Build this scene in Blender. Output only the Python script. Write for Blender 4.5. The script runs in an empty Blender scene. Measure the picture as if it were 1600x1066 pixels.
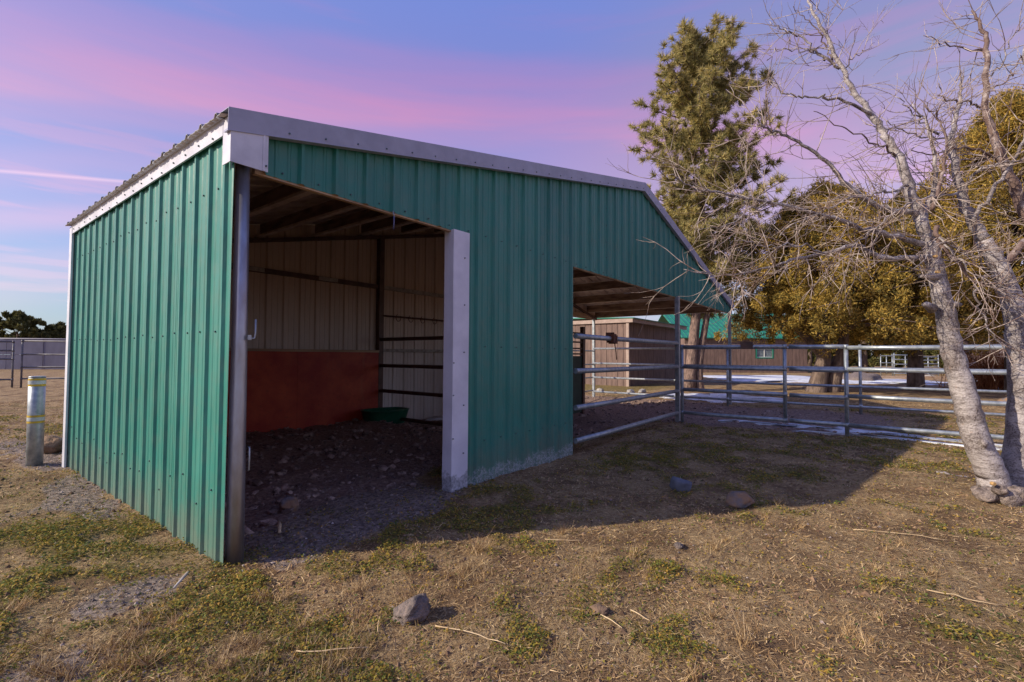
import bpy, math, random
import numpy as np
from mathutils import Vector, Matrix
random.seed(7); rng = np.random.default_rng(11)
S = bpy.context.scene
COL = S.collection

# ------------------------------------------------------------------ camera
CAM = Vector((-1.257, -3.164, 1.27)); FPX = 745.4
yaw, pit, rol = math.radians(37.49), math.radians(1.765), math.radians(0.304)
F_ = Vector((math.cos(yaw)*math.cos(pit), math.sin(yaw)*math.cos(pit), math.sin(pit)))
R0 = Vector((math.sin(yaw), -math.cos(yaw), 0)); U0 = R0.cross(F_)
R_ = R0*math.cos(rol) + U0*math.sin(rol); U_ = U0*math.cos(rol) - R0*math.sin(rol)
cd = bpy.data.cameras.new('camera'); cam = bpy.data.objects.new('camera', cd); COL.objects.link(cam)
m = Matrix.Identity(4)
for i in range(3):
    m[i][0] = R_[i]; m[i][1] = U_[i]; m[i][2] = -F_[i]; m[i][3] = CAM[i]
cam.matrix_world = m
cd.sensor_width = 36; cd.lens = FPX/1600*36; cd.clip_start = 0.05; cd.clip_end = 3000
S.camera = cam
def at(px, py, depth):                       # a point of the place, given a sighting line and its distance
    return CAM + (F_ + R_*((px-800)/FPX) - U_*((py-533)/FPX))*depth

# ------------------------------------------------------------------ world, sun, exposure
SUN = Vector((-0.705, 0.506, 0.497)).normalized()      # towards the sun
sel = math.asin(SUN.z)
W = bpy.data.worlds.new('World'); S.world = W; W.use_nodes = True
nt = W.node_tree; nt.nodes.clear()
def N(t, kind, **kw):
    n = t.nodes.new(kind)
    for k, v in kw.items():
        if k.startswith('i_'):
            key = k[2:]; n.inputs[int(key) if key.isdigit() else key.replace('_', ' ')].default_value = v
        else: setattr(n, k, v)
    return n
out = N(nt, 'ShaderNodeOutputWorld'); bg = N(nt, 'ShaderNodeBackground')
sky = N(nt, 'ShaderNodeTexSky', sky_type='NISHITA'); sky.sun_disc = False
sky.sun_elevation = sel; sky.sun_rotation = math.atan2(SUN.x, SUN.y)
tc = N(nt, 'ShaderNodeTexCoord')
def vdot(vec, c):
    d = N(nt, 'ShaderNodeVectorMath', operation='DOT_PRODUCT'); nt.links.new(vec, d.inputs[0]); d.inputs[1].default_value = c
    return d.outputs['Value']
def wm(op, a, b=None, c=None, clamp=False):
    n = N(nt, 'ShaderNodeMath', operation=op); n.use_clamp = clamp
    for i, v in enumerate((a, b, c)):
        if v is None: continue
        if isinstance(v, (int, float)): n.inputs[i].default_value = v
        else: nt.links.new(v, n.inputs[i])
    return n.outputs[0]
def ramp(tree, fac, stops, interp='LINEAR'):
    r = N(tree, 'ShaderNodeValToRGB'); r.color_ramp.interpolation = interp
    el = r.color_ramp.elements
    while len(el) < len(stops): el.new(0.5)
    for e, (p, c) in zip(el, stops): e.position = p; e.color = (*c[:3], 1)
    tree.links.new(fac, r.inputs[0]); return r.outputs[0]
def lin(r, g, b): return tuple(((c/255)/12.92 if c/255 <= .04045 else ((c/255+.055)/1.055)**2.4) for c in (r, g, b))
G = tc.outputs['Generated']
# cloud streaks: long soft bands, lying almost level and tilted to one side
mp = N(nt, 'ShaderNodeMapping'); mp.inputs['Scale'].default_value = (0.9, 0.9, 5.5); nt.links.new(G, mp.inputs['Vector'])
n1 = N(nt, 'ShaderNodeTexNoise', i_Scale=1.6, i_Detail=4, i_Roughness=.5); nt.links.new(mp.outputs[0], n1.inputs['Vector'])
mp2 = N(nt, 'ShaderNodeMapping'); mp2.inputs['Scale'].default_value = (1.4, 1.4, 18); mp2.inputs['Location'].default_value = (3, 1, 2); nt.links.new(G, mp2.inputs['Vector'])
n2 = N(nt, 'ShaderNodeTexNoise', i_Scale=1.5, i_Detail=5, i_Roughness=.55); nt.links.new(mp2.outputs[0], n2.inputs['Vector'])
z = vdot(G, (0, 0, 1))
side = wm('ADD', wm('MULTIPLY', vdot(G, (R0.x, R0.y, 0)), 0.5), 0.5)              # -1..1 along the horizon
pa, pb = (at(0, 112, 1)-CAM).normalized(), (at(1000, 205, 1)-CAM).normalized()
pn = pb.cross(pa).normalized()               # the pink band is a streak of cloud along one great circle
if pn.z < 0: pn = -pn
v = wm('ADD', vdot(G, tuple(pn)), wm('MULTIPLY', wm('SUBTRACT', n1.outputs[0], 0.5), 0.10))
vv = wm('ADD', wm('MULTIPLY', v, 1.0), 0.5)
base = ramp(nt, z, [(0.0, lin(98, 128, 158)), (0.07, lin(96, 124, 162)), (0.15, lin(112, 124, 176)), (0.26, lin(122, 122, 182)), (0.38, lin(116, 114, 178)), (0.50, lin(108, 106, 176)), (0.60, lin(98, 110, 186)), (1.0, lin(88, 106, 176))])
band = ramp(nt, vv, [(0.18, (0,)*3), (0.25, (.25,)*3), (0.275, (.05,)*3), (0.31, (.5,)*3), (0.345, (.15,)*3), (0.38, (.35,)*3), (0.42, (.12,)*3), (0.455, (.45,)*3), (0.485, (.90,)*3), (0.515, (.80,)*3), (0.55, (.50,)*3), (0.59, (.30,)*3), (0.63, (.0,)*3)], 'EASE')
haze_r = wm('MULTIPLY', ramp(nt, side, [(0.35, (0,)*3), (0.62, (1,)*3)], 'EASE'), ramp(nt, vv, [(0.2, (.2,)*3), (0.36, (.75,)*3), (0.5, (.7,)*3), (0.58, (.1,)*3), (0.65, (0,)*3)], 'EASE'))
pinkc = ramp(nt, z, [(0.0, lin(206, 150, 170)), (0.2, lin(212, 142, 170)), (0.34, lin(186, 122, 160)), (0.5, lin(188, 104, 154)), (0.6, lin(140, 98, 168)), (1, lin(118, 98, 168))])
wisp = wm('MULTIPLY', ramp(nt, n2.outputs[0], [(0.46, (0,)*3), (0.62, (1,)*3)], 'EASE'), 0.65)
low = ramp(nt, z, [(0.0, (.35,)*3), (0.1, (.7,)*3), (0.3, (.8,)*3), (0.45, (.35,)*3), (.8, (.15,)*3)])
fac = wm('MAXIMUM', wm('MULTIPLY', band, wm('ADD', wm('MULTIPLY', n2.outputs[0], 1.3), .22)), wm('MAXIMUM', wm('MULTIPLY', haze_r, .62), wm('MULTIPLY', wisp, low)), None, True)
mv = N(nt, 'ShaderNodeMix', data_type='RGBA'); nt.links.new(wm('MULTIPLY', ramp(nt, side, [(0.52, (0,)*3), (0.70, (.95,)*3)], 'EASE'), ramp(nt, z, [(0.1, (.3,)*3), (.35, (1,)*3), (.75, (0,)*3)], 'EASE')), mv.inputs['Factor'])
nt.links.new(base, mv.inputs['A']); mv.inputs['B'].default_value = (*lin(132, 118, 148), 1); base = mv.outputs['Result']
mx = N(nt, 'ShaderNodeMix', data_type='RGBA'); nt.links.new(fac, mx.inputs['Factor']); nt.links.new(base, mx.inputs['A']); nt.links.new(pinkc, mx.inputs['B'])
# thin vapour trail low on the left
ta, tb = (at(-60, 262, 1)-CAM).normalized(), (at(230, 287, 1)-CAM).normalized()
tn = ta.cross(tb).normalized()
tr = wm('ABSOLUTE', vdot(G, tuple(tn)))
tl = ramp(nt, tr, [(0.0, (1,)*3), (0.0008, (.6,)*3), (0.0022, (0,)*3)])
tmid = (ta+tb).normalized()
tw = ramp(nt, vdot(G, tuple(tmid)), [(0.95, (0,)*3), (0.985, (.7,)*3)])
mx2 = N(nt, 'ShaderNodeMix', data_type='RGBA'); nt.links.new(wm('MULTIPLY', tl, tw), mx2.inputs['Factor']); nt.links.new(mx.outputs['Result'], mx2.inputs['A']); mx2.inputs['B'].default_value = (*lin(224, 170, 190), 1)
SKY_STR = 0.12
sc = N(nt, 'ShaderNodeVectorMath', operation='SCALE'); nt.links.new(mx2.outputs['Result'], sc.inputs[0]); sc.inputs['Scale'].default_value = 0.53/SKY_STR
mx3 = N(nt, 'ShaderNodeMix', data_type='RGBA'); mx3.inputs['Factor'].default_value = 0.77
nt.links.new(sky.outputs[0], mx3.inputs['A']); nt.links.new(sc.outputs[0], mx3.inputs['B'])
nt.links.new(mx3.outputs['Result'], bg.inputs['Color']); bg.inputs['Strength'].default_value = SKY_STR
nt.links.new(bg.outputs[0], out.inputs['Surface'])
sd = bpy.data.lights.new('sun', 'SUN'); sd.energy = 2.12; sd.angle = math.radians(0.5); sd.color = (1.0, 0.88, 0.70)
so = bpy.data.objects.new('sun', sd); so.rotation_euler = SUN.to_track_quat('Z', 'Y').to_euler(); COL.objects.link(so)
S.view_settings.view_transform = 'Standard'; S.view_settings.look = 'None'; S.view_settings.exposure = 1.36; S.view_settings.gamma = 1
S.view_settings.use_curve_mapping = False
S.render.engine = 'CYCLES'; S.cycles.max_bounces = 10; S.cycles.diffuse_bounces = 6; S.render.resolution_x = 1024; S.render.resolution_y = 682

# ------------------------------------------------------------------ materials
def new_mat(name):
    mt = bpy.data.materials.new(name); mt.use_nodes = True
    t = mt.node_tree; b = t.nodes['Principled BSDF']; return mt, t, b
def noise(t, scale, detail=4, rough=.55, vec=None, stretch=None):
    n = N(t, 'ShaderNodeTexNoise', i_Scale=scale, i_Detail=detail, i_Roughness=rough)
    if vec is None:
        g = N(t, 'ShaderNodeNewGeometry'); vec = g.outputs['Position']
    if stretch:
        mpp = N(t, 'ShaderNodeMapping'); mpp.inputs['Scale'].default_value = stretch
        t.links.new(vec, mpp.inputs['Vector']); vec = mpp.outputs[0]
    t.links.new(vec, n.inputs['Vector']); return n.outputs[0]
def mixc(t, fac, a, b):
    x = N(t, 'ShaderNodeMix', data_type='RGBA')
    for s, val in (('Factor', fac), ('A', a), ('B', b)):
        if isinstance(val, (int, float)): x.inputs[s].default_value = val
        elif isinstance(val, tuple): x.inputs[s].default_value = (*val[:3], 1)
        else: t.links.new(val, x.inputs[s])
    return x.outputs['Result']
def tmath(t, op, a, b=0.0, clamp=False):
    n = N(t, 'ShaderNodeMath', operation=op); n.use_clamp = clamp
    for i, val in enumerate((a, b)):
        if isinstance(val, (int, float)): n.inputs[i].default_value = val
        else: t.links.new(val, n.inputs[i])
    return n.outputs[0]
def bump(t, b, h, strength=.4, dist=.01):
    n = N(t, 'ShaderNodeBump'); n.inputs['Strength'].default_value = strength; n.inputs['Distance'].default_value = dist
    t.links.new(h, n.inputs['Height']); t.links.new(n.outputs[0], b.inputs['Normal'])
def simple(name, a, c2, scale=3, rough=.6, metal=0.0, bs=.3, bd=.004, bscale=None, stretch=None, lo=.4, hi=.62, spec=.5):
    mt, t, b = new_mat(name)
    n = noise(t, scale, 6, .6, stretch=stretch)
    f = ramp(t, n, [(lo, (0,)*3), (hi, (1,)*3)])
    t.links.new(mixc(t, f, a, c2), b.inputs['Base Color'])
    b.inputs['Roughness'].default_value = rough; b.inputs['Metallic'].default_value = metal
    b.inputs['Specular IOR Level'].default_value = spec
    if bs: bump(t, b, noise(t, bscale or scale*6, 5, .6, stretch=stretch), bs, bd)
    return mt
def leafmat(name, cols, rough=.75, trans=.25):
    mt, t, b = new_mat(name)
    g = N(t, 'ShaderNodeNewGeometry')
    k = len(cols)
    c1 = ramp(t, g.outputs['Random Per Island'], [(i/(k-1) if k > 1 else 0, c) for i, c in enumerate(cols)])
    big = noise(t, .9, 3, .6)
    dk = N(t, 'ShaderNodeMix', data_type='RGBA', blend_type='MULTIPLY'); dk.inputs['Factor'].default_value = .5
    t.links.new(c1, dk.inputs['A']); t.links.new(ramp(t, big, [(0.35, (.55, .6, .6)), (0.65, (1.25, 1.2, 1.1))]), dk.inputs['B'])
    t.links.new(dk.outputs['Result'], b.inputs['Base Color']); b.inputs['Roughness'].default_value = rough
    b.inputs['Specular IOR Level'].default_value = .2
    if trans:
        tr_ = N(t, 'ShaderNodeBsdfTranslucent'); t.links.new(dk.outputs['Result'], tr_.inputs['Color'])
        ms = N(t, 'ShaderNodeMixShader'); ms.inputs[0].default_value = trans
        t.links.new(b.outputs[0], ms.inputs[1]); t.links.new(tr_.outputs[0], ms.inputs[2])
        t.links.new(ms.outputs[0], t.nodes['Material Output'].inputs['Surface'])
    return mt
M = {}
# painted green steel with chalky fading, grime at the foot and scraped, flaking paint near the ground
def green_mat(name, wear):
    mt, t, b = new_mat(name)
    g = N(t, 'ShaderNodeNewGeometry'); sep = N(t, 'ShaderNodeSeparateXYZ'); t.links.new(g.outputs['Position'], sep.inputs[0])
    n = noise(t, 2.2, 5, .6, stretch=(1, 1, .3)); fine = noise(t, 30, 4, .6, stretch=(1, 1, .12))
    c = mixc(t, ramp(t, n, [(.35, (0,)*3), (.68, (1,)*3)]), (0.018, .178, .145), (0.042, .222, .185))
    c = mixc(t, tmath(t, 'MULTIPLY', ramp(t, fine, [(.52, (0,)*3), (.75, (1,)*3)]), .22), c, (.10, .27, .24))
    oi = N(t, 'ShaderNodeObjectInfo'); vr = N(t, 'ShaderNodeMix', data_type='RGBA', blend_type='MULTIPLY'); vr.inputs['Factor'].default_value = 1
    t.links.new(c, vr.inputs['A']); t.links.new(ramp(t, oi.outputs['Random'], [(0, (.82, .86, .88)), (1, (1.12, 1.08, 1.06))]), vr.inputs['B']); c = vr.outputs['Result']
    dust = tmath(t, 'MULTIPLY', ramp(t, noise(t, 7, 5, .65), [(.45, (0,)*3), (.7, (1,)*3)]), .22)
    c = mixc(t, dust, c, (.16, .17, .13))
    zz = sep.outputs['Z']
    edge = tmath(t, 'ADD', zz, tmath(t, 'MULTIPLY', tmath(t, 'SUBTRACT', noise(t, 6, 6, .75, stretch=(1, 1, .5)), .5), .45))
    mud = tmath(t, 'MULTIPLY', ramp(t, tmath(t, 'ADD', zz, tmath(t, 'MULTIPLY', tmath(t, 'SUBTRACT', noise(t, 5, 6, .75), .5), .9)), [(.02, (1,)*3), (.45, (0,)*3)]), .5)
    c = mixc(t, mud, c, (.20, .17, .13))
    if wear:
        foot = ramp(t, tmath(t, 'SUBTRACT', 1.0, tmath(t, 'MULTIPLY', edge, 1.0)), [(.85, (0,)*3), (.90, (1,)*3)])
        chips = ramp(t, noise(t, 45, 6, .8), [(.48, (0,)*3), (.53, (1,)*3)])
        fm = tmath(t, 'MULTIPLY', foot, tmath(t, 'ADD', tmath(t, 'MULTIPLY', chips, .70), .05))
        c = mixc(t, fm, c, (.40, .42, .46))
    t.links.new(c, b.inputs['Base Color'])
    b.inputs['Roughness'].default_value = .42; b.inputs['Specular IOR Level'].default_value = .45
    oil = noise(t, 1.7, 2, .5, stretch=(1, 1, .5))
    h = tmath(t, 'ADD', tmath(t, 'MULTIPLY', oil, 1.0), tmath(t, 'MULTIPLY', noise(t, 9, 3, .5, stretch=(1, 1, .35)), .18))
    bump(t, b, h, .8, .045)
    return mt
M['green'] = green_mat('green painted steel', False); M['greenw'] = green_mat('green painted steel scraped', True)
# dusty off-white inside of the wall sheets
mt, t, b = new_mat('off-white steel dusty')
g = N(t, 'ShaderNodeNewGeometry'); sep = N(t, 'ShaderNodeSeparateXYZ'); t.links.new(g.outputs['Position'], sep.inputs[0])
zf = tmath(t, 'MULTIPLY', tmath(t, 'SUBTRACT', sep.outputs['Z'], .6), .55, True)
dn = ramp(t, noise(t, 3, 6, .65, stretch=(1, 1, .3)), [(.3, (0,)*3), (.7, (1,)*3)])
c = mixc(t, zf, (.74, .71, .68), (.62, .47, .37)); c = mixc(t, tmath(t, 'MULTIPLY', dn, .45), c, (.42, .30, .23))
t.links.new(c, b.inputs['Base Color']); b.inputs['Roughness'].default_value = .6
bump(t, b, noise(t, 2, 3, .5, stretch=(1, 1, .5)), .4, .02); M['tan'] = mt
M['rakewhite'] = simple('white trim with painted shade', (.36, .37, .50), (.30, .31, .42), 5, .4, 0, .25, .006, 2.0)  # white trim darkened and blued: shade and sky tint put into its colour
M['white'] = simple('white painted trim', (.66, .66, .74), (.54, .54, .62), 5, .4, 0, .25, .006, 2.0)
# white trim whose foot is scraped grey
mt, t, b = new_mat('white trim scraped foot')
g = N(t, 'ShaderNodeNewGeometry'); sep = N(t, 'ShaderNodeSeparateXYZ'); t.links.new(g.outputs['Position'], sep.inputs[0])
e = tmath(t, 'ADD', sep.outputs['Z'], tmath(t, 'MULTIPLY', tmath(t, 'SUBTRACT', noise(t, 9, 5, .7), .5), .35))
ft = ramp(t, tmath(t, 'SUBTRACT', 1.0, e), [(.84, (0,)*3), (.87, (1,)*3)])
ch = ramp(t, noise(t, 40, 6, .75), [(.35, (.2,)*3), (.6, (1,)*3)])
c = mixc(t, ramp(t, noise(t, 4, 5, .6), [(.4, (0,)*3), (.65, (1,)*3)]), (.68, .68, .78), (.58, .58, .68))
c = mixc(t, tmath(t, 'MULTIPLY', ft, ch), c, (.22, .23, .25))
t.links.new(c, b.inputs['Base Color']); b.inputs['Roughness'].default_value = .42
bump(t, b, noise(t, 5, 4, .6), .35, .012); M['whitew'] = mt
M['galv'] = simple('galvanised pipe', (.40, .43, .46), (.26, .29, .32), 14, .42, .55, .15, .002, 60)
M['greypipe'] = simple('dull grey pipe', (.15, .15, .17), (.10, .09, .10), 9, .6, .2, .2, .002)
M['galvdull'] = simple('weathered galvanised post', (.46, .49, .56), (.30, .27, .27), 5, .38, .75, .3, .003, 30, stretch=(1, 1, .3))
M['roofsteel'] = simple('weathered roof steel', (.26, .26, .25), (.16, .16, .16), 5, .55, .3, .2, .003, 20)
M['rust'] = simple('rusty iron', (.16, .06, .03), (.07, .035, .025), 25, .8, .2, .4, .002, 90)
M['brownpipe'] = simple('brown primed pipe', (.13, .07, .052), (.08, .045, .036), 9, .55, .1, .3, .002, 50)
M['flange'] = simple('flange edge with painted bounce', (.66, .56, .46), (.50, .40, .32), 8, .6, .1, .2, .002)  # paler than the webs: ground bounce put into the flange colour
M['purlin'] = simple('dusty brown steel purlin', (.36, .25, .18), (.17, .11, .08), 5, .6, .15, .4, .004, 18, stretch=(1.2, .5, 2.5))
M['underroof'] = simple('underside of roof steel', (.58, .50, .45), (.36, .28, .24), 3, .6, .2, .2, .003, 12)
M['lumber'] = simple('dry lumber', (.50, .35, .22), (.34, .22, .14), 8, .75, 0, .4, .003, 40, stretch=(.25, 1, 3))
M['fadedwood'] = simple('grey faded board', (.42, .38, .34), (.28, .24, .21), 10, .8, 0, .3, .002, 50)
# red stained plywood, scuffed, with pale vertical streaks
mt, t, b = new_mat('red stained plywood')
st = noise(t, 5, 5, .65, stretch=(1, 1, .12)); bl = noise(t, 2.2, 5, .6)
c = mixc(t, ramp(t, bl, [(.35, (0,)*3), (.65, (1,)*3)]), (.34, .020, .007), (.56, .085, .026))
c = mixc(t, tmath(t, 'MULTIPLY', ramp(t, st, [(.60, (0,)*3), (.75, (1,)*3)]), .45), c, (.42, .14, .06))
c = mixc(t, tmath(t, 'MULTIPLY', ramp(t, noise(t, 20, 5, .7), [(.55, (0,)*3), (.7, (1,)*3)]), .4), c, (.09, .02, .012))
t.links.new(c, b.inputs['Base Color']); b.inputs['Roughness'].default_value = .55; bump(t, b, noise(t, 40, 4, .6, stretch=(.4, 1, 2)), .2, .003); M['redply'] = mt
M['tub'] = simple('green rubber', (.010, .10, .055), (.02, .13, .075), 8, .35, 0, .2, .003, 20)
M['darkgreen'] = simple('dark green sheet', (.010, .035, .025), (.006, .02, .017), 5, .5, .1, .2, .003)
M['screw'] = simple('screw head', (.12, .16, .17), (.05, .08, .09), 30, .45, .6, 0)
M['yellow'] = simple('yellow tape', (.62, .42, .03), (.42, .28, .03), 18, .5, 0, 0)
M['paleband'] = simple('pale reflective tape', (.52, .56, .56), (.4, .43, .43), 18, .35, 0, 0)
M['browncl'] = simple('brown timber siding', (.20, .13, .105), (.135, .086, .072), 6, .8, 0, .4, .004, 30, stretch=(1, 1, .25))
M['browntrim'] = simple('tan trim board', (.40, .30, .25), (.32, .23, .19), 6, .7, 0, .1, .003)
M['greenroof'] = simple('green roof steel', (.015, .17, .115), (.03, .22, .15), 2, .4, .1, .1, .003)
M['bluewall'] = simple('blue grey steel wall', (.17, .165, .23), (.13, .125, .18), 1.2, .5, .2, .2, .01, 3, stretch=(1, 1, .4))
M['snow'] = simple('old snow', (.72, .76, .85), (.48, .49, .52), 4, .6, 0, .4, .02, 8)
M['glass'] = simple('window glass', (.10, .13, .15), (.2, .24, .26), 4, .08, 0, 0)
M['whitepvc'] = simple('white window frame', (.7, .7, .68), (.6, .6, .58), 5, .5, 0, 0)
M['concrete'] = simple('pale stone', (.40, .37, .34), (.26, .24, .22), 8, .9, 0, .5, .01, 20)
M['rockgrey'] = simple('rough grey rock', (.26, .20, .175), (.12, .10, .095), 22, .95, 0, 1, .03, 45)
M['rocktan'] = simple('tan and rust rock', (.25, .15, .09), (.13, .13, .15), 9, .9, 0, .8, .015, 25)
M['rockblue'] = simple('blue grey rock', (.12, .13, .17), (.08, .085, .11), 9, .85, 0, .6, .01, 25)
M['clod'] = simple('dirt clod', (.26, .17, .11), (.14, .09, .06), 12, 1, 0, .9, .02, 30)
M['dung'] = simple('dark trampled dung', (.10, .065, .055), (.42, .31, .26), 10, 1, 0, .8, .02, 40)
M['crumb'] = leafmat('brown soil crumb', [(.10, .06, .04), (.20, .125, .08), (.30, .20, .13)], 1, 0)
M['hair'] = simple('blue cord', (.10, .12, .30), (.2, .2, .3), 10, .7, 0, 0)
mt, t, b = new_mat('pebble'); g = N(t, 'ShaderNodeNewGeometry')
t.links.new(ramp(t, g.outputs['Random Per Island'], [(0, (.09, .07, .065)), (.5, (.20, .155, .14)), (.85, (.33, .26, .23)), (1, (.5, .43, .38))]), b.inputs['Base Color']); b.inputs['Roughness'].default_value = .9; M['pebble'] = mt
M['straw'] = leafmat('dry straw', [(.17, .095, .045), (.34, .21, .10), (.52, .355, .18), (.74, .56, .33)], .8, .15)
M['weed'] = leafmat('green weed leaves', [(.07, .115, .035), (.17, .18, .035), (.33, .26, .045), (.44, .25, .055)], .7, .3)
M['stalk'] = simple('pale dry stalk', (.62, .47, .28), (.48, .34, .19), 20, .7, 0, 0)
M['juniper'] = leafmat('juniper foliage', [(.08, .08, .03), (.25, .19, .05), (.50, .34, .075), (.68, .46, .12)], .8, .4)
M['juniperdk'] = leafmat('dark juniper foliage', [(.06, .07, .03), (.12, .12, .04), (.2, .17, .055)], .8, .25)
M['pine'] = leafmat('pine needles', [(.10, .12, .06), (.32, .29, .11), (.58, .48, .19), (.80, .66, .32)], .7, .4)
M['bark'] = simple('brown grey bark', (.20, .145, .115), (.085, .058, .048), 5, .95, 0, 1, .05, 12, stretch=(1.6, 1.6, .5))
M['burl'] = simple('gnarled root bark', (.36, .29, .26), (.12, .09, .08), 16, .9, 0, 1, .04, 30)
M['pinebark'] = simple('pine bark', (.27, .18, .145), (.10, .068, .058), 11, .95, 0, 1, .05, 10, stretch=(1.6, 1.6, .5))
# silver, peeling bark with level cracks and rusty spots
mt, t, b = new_mat('silver peeling bark')
bands = noise(t, 17, 6, .7, stretch=(.7, .7, 1.8)); patch = noise(t, 6, 5, .65, stretch=(1, 1, .6)); spots = noise(t, 24, 4, .6); pits = noise(t, 75, 4, .6)
c = mixc(t, ramp(t, patch, [(.42, (0,)*3), (.64, (1,)*3)]), (.47, .42, .415), (.22, .18, .17))
c = mixc(t, ramp(t, bands, [(.50, (0,)*3), (.64, (.8,)*3)]), c, (.13, .10, .095))
c = mixc(t, tmath(t, 'MULTIPLY', ramp(t, pits, [(.50, (0,)*3), (.60, (1,)*3)]), ramp(t, patch, [(.40, (.25,)*3), (.56, (1,)*3)])), c, (.10, .075, .07))
c = mixc(t, tmath(t, 'MULTIPLY', ramp(t, spots, [(.66, (0,)*3), (.74, (1,)*3)]), .5), c, (.34, .16, .07))
t.links.new(c, b.inputs['Base Color']); b.inputs['Roughness'].default_value = .45
bump(t, b, tmath(t, 'ADD', bands, tmath(t, 'ADD', tmath(t, 'MULTIPLY', patch, 1.2), tmath(t, 'MULTIPLY', pits, .35))), .8, .02); M['silver'] = mt
M['dkbark'] = simple('dark red brown bark', (.15, .095, .08), (.40, .34, .33), 14, .7, 0, .8, .01, 50, lo=.5, hi=.7)
M['twig'] = simple('silver twig', (.50, .41, .36), (.20, .125, .10), 9, .6, 0, .3, .002, 60, lo=.42, hi=.60)
M['orangetwig'] = leafmat('orange brown twigs', [(.22, .07, .03), (.38, .14, .06), (.5, .22, .1)], .8, .1)
M['cutwood'] = simple('fresh cut wood', (.55, .34, .14), (.42, .25, .1), 20, .7, 0, 0)

# ------------------------------------------------------------------ mesh helpers
class MB:
    def __init__(s): s.v = []; s.f = []; s.m = []; s.sm = []
    def face(s, idx, mi=0, smooth=False): s.f.append(tuple(idx)); s.m.append(mi); s.sm.append(smooth)
    def box(s, x0, x1, y0, y1, z0, z1, mi=0):
        return s.hexa([(x0,y0,z0),(x1,y0,z0),(x1,y1,z0),(x0,y1,z0),(x0,y0,z1),(x1,y0,z1),(x1,y1,z1),(x0,y1,z1)], mi)
    def hexa(s, p, mi=0):
        o = len(s.v); s.v += [tuple(q) for q in p]
        for q in ((0,3,2,1),(4,5,6,7),(0,1,5,4),(1,2,6,5),(2,3,7,6),(3,0,4,7)): s.face([o+i for i in q], mi)
        return s
    def tube(s, pts, rad, seg=8, mi=0, cap=True, flat=1.0):
        pts = [Vector(p) for p in pts]; n = len(pts)
        if isinstance(rad, (int, float)): rad = [rad]*n
        o = len(s.v); up = None
        for i, p in enumerate(pts):
            d = (pts[min(i+1, n-1)] - pts[max(i-1, 0)]).normalized()
            if up is None: up = Vector((0, 0, 1)) if abs(d.z) < .9 else Vector((1, 0, 0))
            a = d.cross(up).normalized(); bb = a.cross(d).normalized(); up = bb
            for k in range(seg):
                w = 2*math.pi*k/seg; q = p + a*(math.cos(w)*rad[i]) + bb*(math.sin(w)*rad[i]*flat); s.v.append(tuple(q))
        for i in range(n-1):
            for k in range(seg):
                s.face((o+i*seg+k, o+i*seg+(k+1) % seg, o+(i+1)*seg+(k+1) % seg, o+(i+1)*seg+k), mi, True)
        if cap:
            s.face([o+k for k in range(seg)][::-1], mi); s.face([o+(n-1)*seg+k for k in range(seg)], mi)
        return s
    def build(s, name, mats, parent=None, **props):
        me = bpy.data.meshes.new(name); me.from_pydata(s.v, [], s.f)
        mats = mats if isinstance(mats, (list, tuple)) else [mats]
        for q in mats: me.materials.append(q)
        me.polygons.foreach_set('material_index', s.m); me.polygons.foreach_set('use_smooth', s.sm); me.update()
        o = bpy.data.objects.new(name, me); COL.objects.link(o)
        if parent is not None: o.parent = parent; o.matrix_parent_inverse = Matrix.Translation(-parent.location)
        for k, val in props.items(): o[k] = val
        return o
def raw(name, V, Fq, mats, parent=None, mi=None, smooth=False, **props):
    """V (n,3) array, Fq (m,k) faces of equal size"""
    V = np.asarray(V, np.float32); Fq = np.asarray(Fq, np.int32); k = Fq.shape[1]
    me = bpy.data.meshes.new(name); me.vertices.add(len(V)); me.vertices.foreach_set('co', V.ravel())
    me.loops.add(Fq.size); me.loops.foreach_set('vertex_index', Fq.ravel())
    me.polygons.add(len(Fq)); me.polygons.foreach_set('loop_start', np.arange(0, Fq.size, k, dtype=np.int32))
    for q in (mats if isinstance(mats, (list, tuple)) else [mats]): me.materials.append(q)
    if mi is not None: me.polygons.foreach_set('material_index', np.asarray(mi, np.int32))
    me.polygons.foreach_set('use_smooth', np.full(len(Fq), smooth))
    me.update(calc_edges=True); me.validate()
    o = bpy.data.objects.new(name, me); COL.objects.link(o)
    if parent is not None: o.parent = parent; o.matrix_parent_inverse = Matrix.Translation(-parent.location)
    for kk, val in props.items(): o[kk] = val
    return o
def thing(name, label, cat, loc=(0, 0, 0), group=None):
    o = bpy.data.objects.new(name, None); o.empty_display_size = .2; o.location = loc; COL.objects.link(o)
    o['label'] = label; o['category'] = cat
    if group: o['group'] = group
    return o
def tag(o, label, cat, group=None):
    o['label'] = label; o['category'] = cat
    if group: o['group'] = group
    return o
def ico(sub=1):
    import bmesh
    bm = bmesh.new(); bmesh.ops.create_icosphere(bm, subdivisions=sub, radius=1)
    V = np.array([v.co[:] for v in bm.verts]); Fc = np.array([[v.index for v in f.verts] for f in bm.faces]); bm.free(); return V, Fc

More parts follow.
